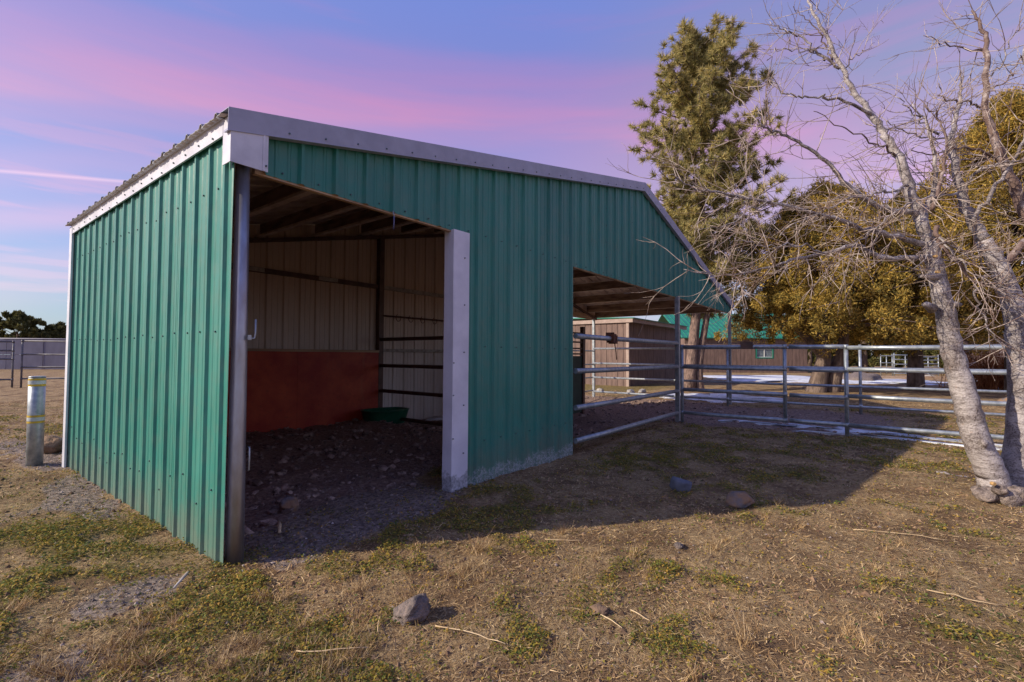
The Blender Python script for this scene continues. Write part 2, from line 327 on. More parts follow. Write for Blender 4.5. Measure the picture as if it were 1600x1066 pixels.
# value noise shared by the ground's relief and by what grows on it
_T = np.random.default_rng(3).random((256, 256))
def vn(x, y, f, s=0):
    x = np.asarray(x)*f + s*17.3; y = np.asarray(y)*f + s*9.1
    xi = np.floor(x).astype(int); yi = np.floor(y).astype(int); u = x-xi; w = y-yi
    u = u*u*(3-2*u); w = w*w*(3-2*w); g = lambda a, b: _T[a % 256, b % 256]
    return (g(xi, yi)*(1-u)+g(xi+1, yi)*u)*(1-w)+(g(xi, yi+1)*(1-u)+g(xi+1, yi+1)*u)*w
def fbm(x, y, f, o=4, s=0):
    r = 0; a = .5; t_ = 0
    for i in range(o): r = r + a*vn(x, y, f*2**i, s+i); t_ += a; a *= .55
    return r/t_
def sstep(a, b, x): q = np.clip((x-a)/(b-a), 0, 1); return q*q*(3-2*q)
LB = 4.05                                           # depth of the shed
def m_stall(x, y):                                   # trampled floor of the shed and its pen
    wob = (fbm(x, y, 1.3, 3, 5)-.5)*.7
    a = sstep(.35, .75, y+wob)*sstep(-.02, .12, x)*sstep(12.9, 12.3, x)*sstep(5.2, 4.2, y+wob)
    b_ = sstep(7.7, 8.3, x+wob*.6)*sstep(12.6, 11.8, x+wob)*sstep(4.5, 3.5, y)*sstep(-4.0, -2.6, y+wob)
    return np.maximum(a, b_)
def m_gravel(x, y):
    n = fbm(x, y, 1.1, 4, 9)
    a = sstep(.34, .14, np.abs(x+.10+(n-.5)*1.1))*sstep(1.1, 1.9, y)*sstep(9, 5, y)*.9*sstep(.35, .5, n+.12)
    b_ = sstep(.0, .35, x)*sstep(2.3, 1.7, x)*sstep(-.40, -.10, y+(n-.5)*.6)*sstep(1.6, .7, y)
    c_ = sstep(.60, .68, n)*sstep(.0, -.6, x)*.5
    d_ = sstep(0, -1.2, x)*sstep(2.5, 4, y)*sstep(9, 6, y)*.25
    e_ = sstep(1.1, .5, np.hypot((x+.42)/.36, (y+.02)/.30)+(n-.5)*1.6)*sstep(.02, -.03, x)
    f_ = sstep(1.1, .5, np.hypot((x+1.0)/.5, (y+.75)/.4)+(n-.5)*1.8)*.9
    return np.clip(np.maximum(np.maximum(np.maximum(a, b_), np.maximum(c_, d_)), np.maximum(e_, f_)), 0, 1)
def m_green(x, y):
    n = fbm(x, y, 1.3, 3, 21); n3 = fbm(x, y, 4.2, 3, 61); n2_ = fbm(x, y, .35, 2, 31)
    g_ = sstep(.47, .60, n*.45+n3*.55+(n2_-.5)*.30)*sstep(.30, .50, n)*.85
    boost = sstep(1.15, .55, np.hypot((x+.80)/1.25, (y-1.0)/1.15)+(n3-.5)*1.2)
    boost = np.maximum(boost, sstep(.75, .3, np.hypot(x+.15, (y+.50)*1.3)+(n3-.5)*.8))
    boost = np.maximum(boost, sstep(.95, .4, np.hypot((x-.8)/1.6, (y+.42)*1.8)+(n3-.5)*.9)*.9)
    boost = np.maximum(boost, sstep(1.1, .5, np.hypot((x-4.6)/1.6, (y+.85)*1.3)+(n3-.5)*1.3)*.8)
    boost = boost*sstep(.34, .5, n3)
    far = sstep(13, 15, x)*sstep(22, 18, x)*sstep(2.5, 4.4, y)*.8
    near = sstep(25, 8, np.hypot(x, y)); bare = 1-m_stall(x, y)
    return np.clip(np.maximum(np.maximum(g_*near*.85, boost)*(1-.80*m_gravel(x, y)), far)*bare, 0, 1)
def hgt(x, y):
    st = m_stall(x, y); near = sstep(60, 15, np.hypot(x, y))
    h = (fbm(x, y, .5, 3, 2)-.5)*.05*near + (fbm(x, y, 4, 4, 4)-.5)*.045*near
    h = h + st*((fbm(x, y, 4, 4, 8)-.5)*.12)
    inside = sstep(0, .1, x)*sstep(4.6, 3.6, x)
    h = h + inside*(sstep(.6, 3.6, y)*.15)*sstep(5, 4.3, y) + m_green(x, y)*.018
    # soil kept low along the foot of the walls, in the doorway and at the corner post
    h = h - .5*h*sstep(.35, .0, np.abs(x))*sstep(-.4, 0, y)*sstep(4.6, 4.1, y)
    mound = np.exp(-(((x-.05)/.30)**2+((y-4.9)/.35)**2))*.16
    return h + mound*.5 + .5*sstep(60, 200, np.hypot(x, y))*0

# ------------------------------------------------------------------ ground sheet
def ground():
    n = 500; c = (1.0, -1.0); bb = 6.6; a = 1.5
    u = np.linspace(-1, 1, n); k = a*np.sinh(bb*u)
    X, Y = np.meshgrid(c[0]+k, c[1]+k, indexing='ij'); X = X.ravel(); Y = Y.ravel(); Zz = hgt(X, Y)
    V = np.stack([X, Y, Zz], 1); i = np.arange(n-1)[:, None]*n + np.arange(n-1)[None]
    Fq = np.stack([i, i+n, i+n+1, i+1], -1).reshape(-1, 4)
    mt, t, b = new_mat('soil with dry grass and gravel')
    def att(nm): q = N(t, 'ShaderNodeAttribute'); q.attribute_name = nm; return q.outputs['Fac']
    f1 = noise(t, 26, 6, .7); f2 = noise(t, 6, 6, .7); f3 = noise(t, 1.9, 5, .65); f4 = noise(t, 90, 4, .7)
    dry = mixc(t, ramp(t, f2, [(.35, (0,)*3), (.65, (1,)*3)]), (.235, .150, .080), (.40, .275, .145))
    dry = mixc(t, ramp(t, f1, [(.45, (0,)*3), (.7, (1,)*3)]), dry, (.54, .40, .22))
    dry = mixc(t, tmath(t, 'MULTIPLY', ramp(t, f3, [(.45, (0,)*3), (.6, (1,)*3)]), .75), dry, (.14, .080, .045))
    gr = mixc(t, ramp(t, f1, [(.4, (0,)*3), (.6, (1,)*3)]), (.13, .10, .085), (.40, .315, .265))
    dirt = mixc(t, ramp(t, f1, [(.4, (0,)*3), (.66, (1,)*3)]), (.20, .13, .105), (.43, .31, .25))
    grn = mixc(t, ramp(t, f1, [(.4, (0,)*3), (.6, (1,)*3)]), (.11, .095, .028), (.26, .19, .06))
    brk = tmath(t, 'MULTIPLY', tmath(t, 'SUBTRACT', f2, .5), .9)
    def msk(nm, lo, hi): return ramp(t, tmath(t, 'ADD', att(nm), brk), [(lo, (0,)*3), (hi, (1,)*3)])
    c_ = mixc(t, tmath(t, 'MULTIPLY', msk('green', .3, .7), .75), dry, grn)
    c_ = mixc(t, msk('gravel', .35, .6), c_, gr); c_ = mixc(t, msk('stall', .35, .6), c_, dirt)
    t.links.new(c_, b.inputs['Base Color']); b.inputs['Roughness'].default_value = .95; b.inputs['Specular IOR Level'].default_value = .2
    hh = tmath(t, 'ADD', tmath(t, 'MULTIPLY', f1, .7), tmath(t, 'ADD', tmath(t, 'MULTIPLY', f4, .3), f2))
    bump(t, b, hh, 1.0, .055)
    o = raw('ground', V, Fq, mt, smooth=True, kind='structure')
    for nm, fn in (('stall', m_stall), ('gravel', m_gravel), ('green', m_green)):
        q = o.data.attributes.new(nm, 'FLOAT', 'POINT'); q.data.foreach_set('value', fn(X, Y).astype(np.float32))
ground()
def gz(x, y): return float(hgt(np.array([x]), np.array([y]))[0])

# ------------------------------------------------------------------ the green livestock shed
shed = thing('livestock_shed', 'open-fronted green ribbed steel livestock shed with white trim and a canopy on the right', 'shed')
XR, XP, HL, HR_, HEL, HER = 6.415, 12.60, 2.445, 4.165, 2.735, 2.665
def roofz(x): return HEL+(HR_-HEL)*x/XR if x < XR else HR_+(HER-HR_)*(x-XR)/(XP-XR)
def profile(s0, s1, pitch, phase=0.0):
    """offsets of a ribbed steel sheet: one tall rib and two low ones to the pitch"""
    pts = []
    unit = [(.0, .027), (.011, .027), (.026, 0), (.34*pitch-.015, 0), (.34*pitch-.006, .006), (.34*pitch+.006, .006), (.34*pitch+.015, 0), (.67*pitch-.015, 0), (.67*pitch-.006, .006), (.67*pitch+.006, .006), (.67*pitch+.015, 0), (pitch-.026, 0), (pitch-.011, .027)]
    k = math.floor((s0-phase)/pitch)-1
    while phase+k*pitch < s1+pitch:
        for s_, d in unit: pts.append((phase+k*pitch+s_, d))
        k += 1
    def val(s_):
        for (a0, d0), (a1, d1) in zip(pts, pts[1:]):
            if a0 <= s_ <= a1: return d0+(d1-d0)*(s_-a0)/(max(a1-a0, 1e-6))
        return 0
    return [(s0, val(s0))]+[p for p in pts if s0+.001 < p[0] < s1-.001]+[(s1, val(s1))]
def sheet(P3, s0, s1, pitch, lo, hi, mats, name='wall_panel', phase=0.0, th=.003, extra=(), parent=shed, jit=0):
    """P3(s, depth, z) -> point; outer face material 0, inner face material 1"""
    pr = profile(s0, s1, pitch, phase)
    for e_ in extra:
        if s0 < e_ < s1: pr = sorted(pr+[(e_, 0.0)])
    B = MB(); n = len(pr)
    for off in (0, -th):
        for s_, d in pr:
            B.v.append(tuple(P3(s_, d+off, lo(s_)))); B.v.append(tuple(P3(s_, d+off, hi(s_))))
    for i in range(n-1):
        B.face((2*i, 2*i+2, 2*i+3, 2*i+1), 0); q = 2*n; B.face((q+2*i, q+2*i+1, q+2*i+3, q+2*i+2), 1)
        B.face((2*i, q+2*i, q+2*i+2, 2*i+2), 0); B.face((2*i+1, 2*i+3, q+2*i+3, q+2*i+1), 0)
    for i in (0, n-1): q = 2*n; B.face((2*i, 2*i+1, q+2*i+1, q+2*i), 0)
    return B.build(name, mats, parent)
GP = [M['green'], M['tan']]; GW = [M['greenw'], M['tan']]
def front(s, d, z_): return (s, -d-.004, z_)
# sunlit left wall, five lapped sheets (ribs face the paddock)
LW = [(-.05, .86), (.86, 1.77), (1.77, 2.67), (2.67, 3.40), (3.40, 4.03)]
for k, (a, b2) in enumerate(LW):
    off = .0015*(k % 2)
    sheet(lambda s, d, z_, o=off, k=k: (-d*.68-.004-o, s+(.05*(1-max(z_, 0)/2.5) if (k == 0 and s < -.04) else 0)*1.0, z_), a, b2, .235, lambda s: -.05, lambda s: HEL-.03, GW if False else GP, phase=.05)
# front: header sheets over the doorway, wall sheets to the ground, header and gable over the canopy
lintel = lambda s: HL
gr_ = lambda s: -.06
top = lambda s: roofz(s)-.002
for a, b2, lo, mm in ((.19, .95, lintel, GP), (.95, 1.88, lintel, GP), (1.96, 2.60, gr_, GW), (2.60, 3.40, gr_, GW), (3.40, 4.17, gr_, GW)):
    sheet(front, a, b2, .262, lo, top, mm, phase=2.28)
sheet(front, 1.88, 1.96, .262, lintel, top, GP, phase=2.28)
xs = [4.17, 5.08, 6.0, 6.92, 7.84, 8.76, 9.68, 10.6, 11.52, 12.58]
for k, (a, b2) in enumerate(zip(xs, xs[1:])):
    sheet(lambda s, d, z_, o=.002*(k % 2): (s, -d-.007-o, z_), a, b2, .262, lintel, top, GP, phase=2.28, extra=(XR,))
# back wall and back gable
for k, a in enumerate(np.arange(0.0, 8.2, .915)):
    b2 = min(a+.915, 8.3)
    sheet(lambda s, d, z_, o=.002*(k % 2): (s, LB+d+.004+o, z_), a, b2, .262, gr_, top, [M['green'], M['tan']], phase=.02, extra=(XR,))
for k, a in enumerate(np.arange(8.3, 12.4, .915)):
    sheet(lambda s, d, z_, o=.002*(k % 2): (s, LB+d+.004+o, z_), a, min(a+.915, 12.58), .262, lintel, top, [M['green'], M['tan']], phase=.02)
# roof: sheets run from eave to ridge, ribs show as a row of bumps at the eave
for side_ in (0, 1):
    x0, x1 = ((-.085, XR) if side_ == 0 else (XR, XP+.06))
    zz0, zz1 = roofz(x0)+.004, roofz(x1)+.004
    for k, a in enumerate(np.arange(-.05, 4.1, .84)):
        b2 = min(a+.84, 4.15)
        pr = profile(a, b2, .235, .03); B = MB(); n = len(pr)
        for off in (0.0, -.004):
            for s_, d in pr:
                B.v.append((x0, s_, zz0+d*.85+off+.002*(k % 2))); B.v.append((x1, s_, zz1+d*.85+off+.002*(k % 2)))
        for i in range(n-1):
            q = 2*n; B.face((2*i, 2*i+1, 2*i+3, 2*i+2), 0); B.face((q+2*i, q+2*i+2, q+2*i+3, q+2*i+1), 1)
            B.face((2*i, 2*i+2, q+2*i+2, q+2*i), 0); B.face((2*i+1, q+2*i+1, q+2*i+3, 2*i+3), 0)
        B.build('roof_panel', [M['roofsteel'], M['underroof']], shed)
B = MB()
for s_ in (-1, 1):
    B.hexa([(XR, -.055, HR_+.035), (XR+s_*.16, -.055, HR_+.035-.04), (XR+s_*.16, 4.16, HR_+.035-.04), (XR, 4.16, HR_+.035), (XR, -.055, HR_+.038), (XR+s_*.16, -.055, HR_+.038-.04), (XR+s_*.16, 4.16, HR_+.038-.04), (XR, 4.16, HR_+.038)])
B.build('ridge_cap', M['white'], shed)
# rake trim on the front slopes: bent white strip, in lapped lengths
def rake(xa, xb, off=0.0):
    B = MB(); za, zb = roofz(xa)+.030, roofz(xb)+.030; h = .124; y0 = -.086-off
    B.hexa([(xa, y0, za-h), (xb, y0, zb-h), (xb, y0+.004, zb-h), (xa, y0+.004, za-h), (xa, y0-.008, za), (xb, y0-.008, zb), (xb, y0-.004, zb), (xa, y0-.004, za)])
    B.hexa([(xa, y0-.008, za), (xb, y0-.008, zb), (xb, .09, zb), (xa, .09, za), (xa, y0-.008, za+.004), (xb, y0-.008, zb+.004), (xb, .09, zb+.004), (xa, .09, za+.004)])
    B.hexa([(xa, y0, za-h-.012), (xb, y0, zb-h-.012), (xb, -.030, zb-h-.012), (xa, -.030, za-h-.012), (xa, y0, za-h), (xb, y0, zb-h), (xb, -.030, zb-h), (xa, -.030, za-h)])
    return B.build('rake_trim', M['rakewhite'], shed)
rake(-.06, 3.06, .002); rake(3.04, XR, 0); rake(XR, 9.5, .002); rake(9.48, XP+.05, 0)
# eave trim along the left wall, corner box, corner trims
B = MB(); B.box(-.042, -.030, .03, 4.05, HEL-.115, HEL-.005); B.box(-.075, -.042, .03, 4.05, HEL-.012, HEL-.006); B.build('eave_trim', M['white'], shed)
B = MB()
B.box(-.040, -.034, -.075, .03, HL-.01, HEL-.015); B.box(-.040, .185, -.081, -.075, HL-.01, HEL-.015)
B.box(.150, .165, -.086, -.081, HL-.01, HEL-.02)
B.build('corner_box', M['white'], shed)
B = MB(); B.box(-.046, -.028, 4.02, 4.13, -.05, HEL-.03); B.box(-.028, .1, 4.10, 4.13, -.05, HEL-.03); B.build('corner_trim', M['white'], shed)
B = MB(); B.box(12.585, 12.60, -.045, .06, HL-.02, HER-.02); B.build('corner_trim', M['white'], shed)
# doorway post clad in folded white trim, bent and scraped at the foot
B = MB()
fr_ = [(1.925, .09), (1.915, -.040), (2.125, -.046), (2.13, -.020)]
zs = [-.06, .15, .5, 1.0, 1.6, 2.2, HL+.005]
for z_ in zs:
    for (x_, y_) in fr_: B.v.append((x_+(.0 if z_ > .3 else random.uniform(-.008, .008)), y_+random.uniform(-.003, .003), z_))
for i in range(len(zs)-1):
    for k in range(3): B.face((i*4+k, i*4+k+1, (i+1)*4+k+1, (i+1)*4+k), 0)
o4 = len(B.v); B.v += [(x_, y_, HL+.006) for x_, y_ in fr_]; B.face((o4, o4+1, o4+2, o4+3), 0)
pt = B.build('door_post_trim', M['whitew'], shed)
B = MB(); B.box(1.95, 2.09, .0, .12, -.1, HL+.1); B.build('door_post', M['lumber'], shed)
# tall galvanised corner post at the doorway, flat bracket and latch on it
B = MB(); B.tube([(.065, -.012, -.1), (.068, -.005, .6), (.070, .0, 1.3), (.072, .012, HL+.06)], [.052, .049, .045, .040], 16); cp = B.build('corner_post', M['galvdull'], shed)
B = MB(); B.tube([(.115, -.055, 1.37), (.135, -.058, 1.37), (.140, -.058, 1.40), (.140, -.058, 1.49)], .006, 6); B.box(.095, .115, -.062, -.050, 1.36, 1.39); B.build('gate_hook', M['galv'], cp)
B = MB(); B.tube([(.118, -.05, .55), (.118, -.062, .555), (.118, -.062, .69), (.118, -.05, .695)], .005, 6); B.build('gate_hook', M['galv'], cp)
# steel posts of the canopy
for (x_, y_, r) in ((8.22, -.02, .038), (12.50, .0, .036), (8.25, 4.0, .035), (12.35, 4.0, .035), (4.14, 4.0, .05), (4.14, .06, .04)):
    top_ = HL+.02 if y_ < 1 and x_ > 5 else (roofz(x_)-.22)
    B = MB(); B.box(x_-r, x_+r, y_-r, y_+r, -.1, top_); B.build('post', M['galv'] if x_ > 5 else M['brownpipe'], shed)
# rafters at front and back, purlins between them
def beam(x0, x1, y0, y1, dz0, dz1, name, mat):
    B = MB(); z00, z01 = roofz(x0), roofz(x1)
    B.hexa([(x0, y0, z00+dz0), (x1, y0, z01+dz0), (x1, y1, z01+dz0), (x0, y1, z00+dz0), (x0, y0, z00+dz1), (x1, y0, z01+dz1), (x1, y1, z01+dz1), (x0, y1, z00+dz1)])
    return B.build(name, mat, shed)
beam(.02, XR, 3.96, 4.03, -.27, -.21, 'rafter', M['brownpipe']); beam(XR, 12.5, 3.96, 4.03, -.27, -.21, 'rafter', M['brownpipe'])
pxs = [.16, 1.10, 2.0, 2.86, 3.72, 4.6, 5.45, 6.25]
pxs += [6.6, 7.5, 8.4, 9.3, 10.2, 11.1, 11.9, 12.45]
for i, x_ in enumerate(pxs):
    zt = roofz(x_)-.006; zb = zt-.20; s_ = 1 if x_ < XR else -1
    B = MB(); B.box(x_-.003, x_+.003, .02, 4.0, zb, zt)
    B.box(min(x_, x_-s_*.065), max(x_, x_-s_*.065), .021, 3.999, zb-.005, zb, 1); B.box(x_-s_*.065-.002, x_-s_*.065+.002, .021, 3.999, zb-.005, zb+.022, 1)
    B.build('purlin', [M['purlin'], M['flange']], shed)  # webs darker, flanges paler: light from below painted into the materials
# timber header along the top of both openings
B = MB(); B.box(.14, 1.92, .0, .04, HL-.012, HL+.14); B.build('header', M['lumber'], shed)
B = MB(); B.box(4.2, 12.46, .0, .045, HL-.010, HL+.15); B.build('header', M['lumber'], shed)
B = MB(); B.box(8.3, 12.46, 4.0, 4.045, HL-.01, HL+.15); B.build('header', M['lumber'], shed)
# girts on the back wall and inside the left wall
B = MB(); B.box(.03, 4.08, 3.975, 4.04, 1.94+.53, 1.94+.60); gi = B.build('girt', M['brownpipe'], shed)
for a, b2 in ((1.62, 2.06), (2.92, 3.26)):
    B = MB(); B.box(a, b2, 3.966, 3.974, 2.475, 2.535); B.build('pale_strip', M['fadedwood'], gi)  # paler strips along the girt face
B = MB(); B.box(4.2, 8.2, 3.985, 4.04, 2.47, 2.54); B.build('girt', M['fadedwood'], shed)
B = MB(); B.box(4.2, 8.2, 3.985, 4.04, 1.33, 1.385); B.build('girt', M['fadedwood'], shed)
for z_ in (1.35, 2.4):
    B = MB(); B.box(.002, .05, .15, 3.95, z_, z_+.07); B.build('girt', M['brownpipe'], shed)
B = MB(); B.tube([(4.16, 3.96, 1.985), (8.2, 3.96, 1.985)], .016, 8); hr = B.build('hook_rail', M['brownpipe'], shed)
for x_ in (4.50, 4.80, 5.10, 5.42):
    B = MB(); pts = [(x_+.055*math.cos(w), 3.925, 1.985+.0+.065*math.sin(w)-.02) for w in np.linspace(math.radians(110), math.radians(395), 12)]
    B.tube(pts, .006, 6); B.build('hook', M['rust'], hr)
# red stained plywood kick boards with a timber cap
for a, b2 in ((.03, 1.30), (1.303, 2.58), (2.583, 4.08)):
    B = MB(); B.box(a, b2, 3.945, 3.963, -.05, 1.315); B.build('kick_board', M['redply'], shed)
B = MB(); B.box(.03, 4.08, 3.925, 3.975, 1.315, 1.355); B.build('cap_board', M['lumber'], shed)
B = MB(); B.box(.052, .066, .3, 3.94, -.05, 1.315); B.build('kick_board', M['redply'], shed)
# pipe divider between the stall and the canopy
for z_ in (.17, .63, 1.08, 1.55):
    B = MB(); B.tube([(4.14, .09, z_), (4.14, 3.95, z_)], .032, 10); B.build('divider_rail', M['brownpipe'], shed)
# roofing screws, too small to pick apart one by one
B = MB()
def screw_f(x_, z_, y_=-.034): B.tube([(x_, y_+.006, z_), (x_, y_-.004, z_)], .0062, 6)
x_ = 2.28-.262*8+.131
k = 0
while x_ < 12.5:
    if x_ > .2:
        screw_f(x_, roofz(x_)-.072, -.092)
        if x_ > 4.3 or x_ < 1.9 or True: screw_f(x_, HL+.04, -.012 if x_ < 4.17 else -.014)
    if 2.13 < x_ < 4.1:
        for z_ in (1.36, .42): screw_f(x_, z_, -.012)
    x_ += .262
for z_ in (2.72, 2.95, 3.2, 3.45, 3.7, 3.9): screw_f(5.12, z_, -.014); screw_f(6.05, z_, -.014)
for z_ in (.35, .8, 1.3, 1.75, 2.2): screw_f(2.06, z_, -.05)
for x_, z_ in ((.17, 2.47),): screw_f(x_, z_, -.088)
for k in range(17):
    y_ = .05+.1175+k*.235
    if y_ > 4: break
    for z_ in (2.33, 1.41, .35, HEL-.09):
        xx = -.008 if z_ < 2.6 else -.046
        yy = y_+random.uniform(-.012, .012); zz_ = z_+random.uniform(-.015, .015)
        if z_ == .35: zz_ += random.uniform(-.1, .12)
        B.tube([(xx+.004, yy, zz_), (xx-.004, yy, zz_)], .0062, 6)
for z_ in (.5, .9, 1.2): screw_f(1.925, z_, -.046)
B.build('screws', M['screw'], shed, kind='stuff')

# small hook and cord hanging under the header of the doorway
o = MB(); o.tube([(1.22, -.03, 2.45), (1.22, -.035, 2.42), (1.235, -.035, 2.40)], .005, 6); o.tube([(1.225, -.033, 2.43), (1.228, -.033, 2.36), (1.224, -.033, 2.30)], .0045, 6, 1)
tag(o.build('hanging_cord', [M['galv'], M['hair']]), 'short blue cord on a wire hook hanging from the doorway header', 'cord')

# ------------------------------------------------------------------ pipe panels, gates and fences
def pipe_run(name, label, cat, p0, p1, zs, r=.03, posts=(), ph=1.5, pr_=.03, mat=None, foot=-.1, group=None, sag=.012):
    mat = mat or M['galv']; p0 = Vector((*p0, 0)); p1 = Vector((*p1, 0)); root = thing(name, label, cat, p0, group)
    for i, z_ in enumerate(zs):
        a = Vector((p0.x, p0.y, z_+random.uniform(-sag, sag))); c = Vector((p1.x, p1.y, z_+random.uniform(-sag, sag)))
        mid = (a+c)/2; mid.z -= random.uniform(0, sag)
        B = MB(); B.tube([a, a.lerp(mid, .5)+Vector((0, 0, -.002)), mid, mid.lerp(c, .5), c], r, 12); B.build('rail', mat, root)
    for tt, f_, hh in posts:
        q = p0.lerp(p1, tt); B = MB(); B.tube([(q.x, q.y, f_), (q.x, q.y, hh)], pr_, 12)
        po = B.build('post', mat, root)
        B = MB()
        for z_ in zs:
            if z_ < hh: B.tube([(q.x, q.y, z_-.035), (q.x, q.y, z_+.035)], pr_+.006, 12)
        B.build('clamp', mat, po, kind='stuff')
    return root
run1 = pipe_run('pipe_fence', 'four-rail galvanised pipe panel closing the canopy front between green wall and post', 'fence panel', (4.19, -.03), (8.17, -.03), (.17, .60, 1.07, 1.53), .036, [], sag=.006)
g1 = pipe_run('pipe_gate', 'galvanised pipe gate beside the canopy post, dark clamp on its top rail', 'gate', (8.03, -.17), (8.0, -1.93), (.20, .64, 1.07, 1.45), .034, [(0, .02, 1.50), (.985, .18, 1.47)], sag=.008)
pipe_run('pipe_fence', 'short galvanised pipe panel between the gate and the round capped post', 'fence panel', (8.0, -1.97), (8.0, -2.76), (.20, .64, 1.07, 1.44), .034, [(1, -.05, 1.47)], sag=.008)
pipe_run('pipe_fence', 'long galvanised pipe panel passing behind the silver tree trunks', 'fence panel', (8.0, -2.78), (7.95, -5.7), (.20, .65, 1.08, 1.42), .033, [(1, -.05, 1.47)], sag=.01)
pipe_run('pipe_fence', 'back pipe fence of the pen from the far canopy post to the silver tree', 'fence', (12.12, 3.9), (12.0, -6.6), (.18, .62, 1.03, 1.50), .03, [(.375, -.05, 1.54), (.642, -.05, 1.56), (1, -.05, 1.56)], sag=.02)
pipe_run('pipe_fence', 'white glinting pipe panel across the open back of the canopy', 'fence panel', (12.3, 3.98), (8.3, 3.98), (.18, .60, 1.02, 1.44), .024, [], sag=.01)
# clamps and oddments on the rails
o = MB(); o.box(-.05, .05, -.06, .05, -.06, .07); o.box(-.065, -.045, -.07, .06, -.02, .09); o.box(.03, .062, -.07, .06, -.075, .05); o.tube([(.02, -.04, -.05), (.05, -.05, -.2), (.09, -.04, -.31)], .008, 6)
o = o.build('gate_latch', M['rust']); o.location = (5.25, -.03, 1.53); tag(o, 'rusty latch with a bent wire on the top rail of the canopy panel', 'latch')
o = MB(); o.box(-.045, .045, -.10, .10, -.05, .07); o.box(-.05, .05, -.06, .06, .07, .085); o = o.build('rail_clamp', M['brownpipe']); o.location = (8.01, -1.32, 1.46); tag(o, 'dark brown clamp on the top rail of the gate beside the canopy', 'clamp')
o = MB()
for i in range(14):
    a = i*.045; o.tube([(.012*math.sin(i*2.2), 0, -a), (.014*math.cos(i*1.7), .008, -a-.028)], .011, 6)
o = o.build('chain', M['rust']); o.location = (12.42, .0, 1.50); tag(o, 'rusty chain hanging on the far canopy corner post', 'chain')
# brown stall gate with dark green sheet under the canopy
bg_ = thing('stall_gate', 'brown steel gate with dark green lower sheet under the canopy', 'gate', (8.2, 2.1, 0))
B = MB(); B.box(8.19, 8.27, 2.07, 2.15, -.05, 1.93); B.build('post', M['brownpipe'], bg_)
for z_ in (1.30, 1.42, 1.56, 1.76):
    B = MB(); B.box(5.9, 8.2, 2.09, 2.13, z_, z_+.035); B.build('rail', M['brownpipe'], bg_)
B = MB(); B.box(5.9, 8.19, 2.10, 2.12, .02, 1.27); B.build('sheet', M['darkgreen'], bg_)
B = MB(); B.box(5.85, 5.91, 2.07, 2.15, -.05, 1.8); B.build('post', M['brownpipe'], bg_)

# galvanised bollard with yellow edged tape
bo = thing('bollard', 'galvanised steel bollard with two yellow edged tape bands by the left wall corner', 'bollard', (-.235, 4.36, 0))
B = MB(); B.tube([(-.235, 4.36, -.1), (-.237, 4.355, .55), (-.238, 4.35, 1.00)], .072, 24); B.tube([(-.238, 4.35, 1.0), (-.238, 4.35, 1.012)], [.075, .070], 24); B.build('pipe', M['galv'], bo)
for z_ in (.52, .93):
    for dz, hh, mm in ((0, .022, 'yellow'), (.024, .04, 'paleband'), (.066, .022, 'yellow')):
        B = MB(); B.tube([(-.2375, 4.352, z_+dz-.03), (-.2375, 4.352, z_+dz+hh-.03)], .0745, 24, cap=False); B.build('tape_band', M[mm], bo)
# pipe fence and long steel wall far left
def along(p0, p1, t_): return (p0[0]+(p1[0]-p0[0])*t_, p0[1]+(p1[1]-p0[1])*t_)
pipe_run('pipe_fence', 'grey pipe fence crossing the far left paddock, left of the double post', 'fence', (1.50, 22.0), (-4.5, 26.5), (.30, 1.05, 1.36, 1.68), .03, [(0, -.1, 1.72), (.5, -.1, 1.72), (1, -.1, 1.72)], mat=M['greypipe'])
pipe_run('pipe_fence', 'grey pipe fence in the far left paddock running behind the green shed', 'fence', (1.72, 21.9), (9.5, 17.5), (.32, .75, 1.22, 1.72), .03, [(0, -.1, 1.76), (.33, -.1, 1.76), (.66, -.1, 1.76), (1, -.1, 1.76)], mat=M['greypipe'])
wl = thing('steel_wall', 'long blue grey steel wall far across the left paddock', 'wall', (3.7, 49, 0))
a0 = Vector((-10, 62, 0)); a1 = Vector((26, 29, 0)); dd = (a1-a0).normalized(); nn = Vector((dd.y, -dd.x, 0)); Ln = (a1-a0).length
k = 0; s_ = 0
while s_ < Ln:
    q0 = a0+dd*s_; q1 = a0+dd*(s_+2.36)
    for zb, zt in ((0.05, 1.15), (1.17, 2.3)):
        B = MB(); e_ = .01*(k % 3)
        pts = []
        for q in (q0, q1):
            pts.append(q)
        B.hexa([tuple(q0+Vector((0, 0, zb))), tuple(q1+Vector((0, 0, zb))), tuple(q1+nn*(.05+e_)+Vector((0, 0, zb))), tuple(q0+nn*(.05+e_)+Vector((0, 0, zb))), tuple(q0+Vector((0, 0, zt))), tuple(q1+Vector((0, 0, zt))), tuple(q1+nn*(.05+e_)+Vector((0, 0, zt))), tuple(q0+nn*(.05+e_)+Vector((0, 0, zt)))])
        B.build('panel', M['bluewall'], wl)
    s_ += 2.40; k += 1
B = MB(); B.tube([a0+Vector((0, 0, 2.36)), a1+Vector((0, 0, 2.36))], .06, 6); B.build('top_rail', M['bluewall'], wl)

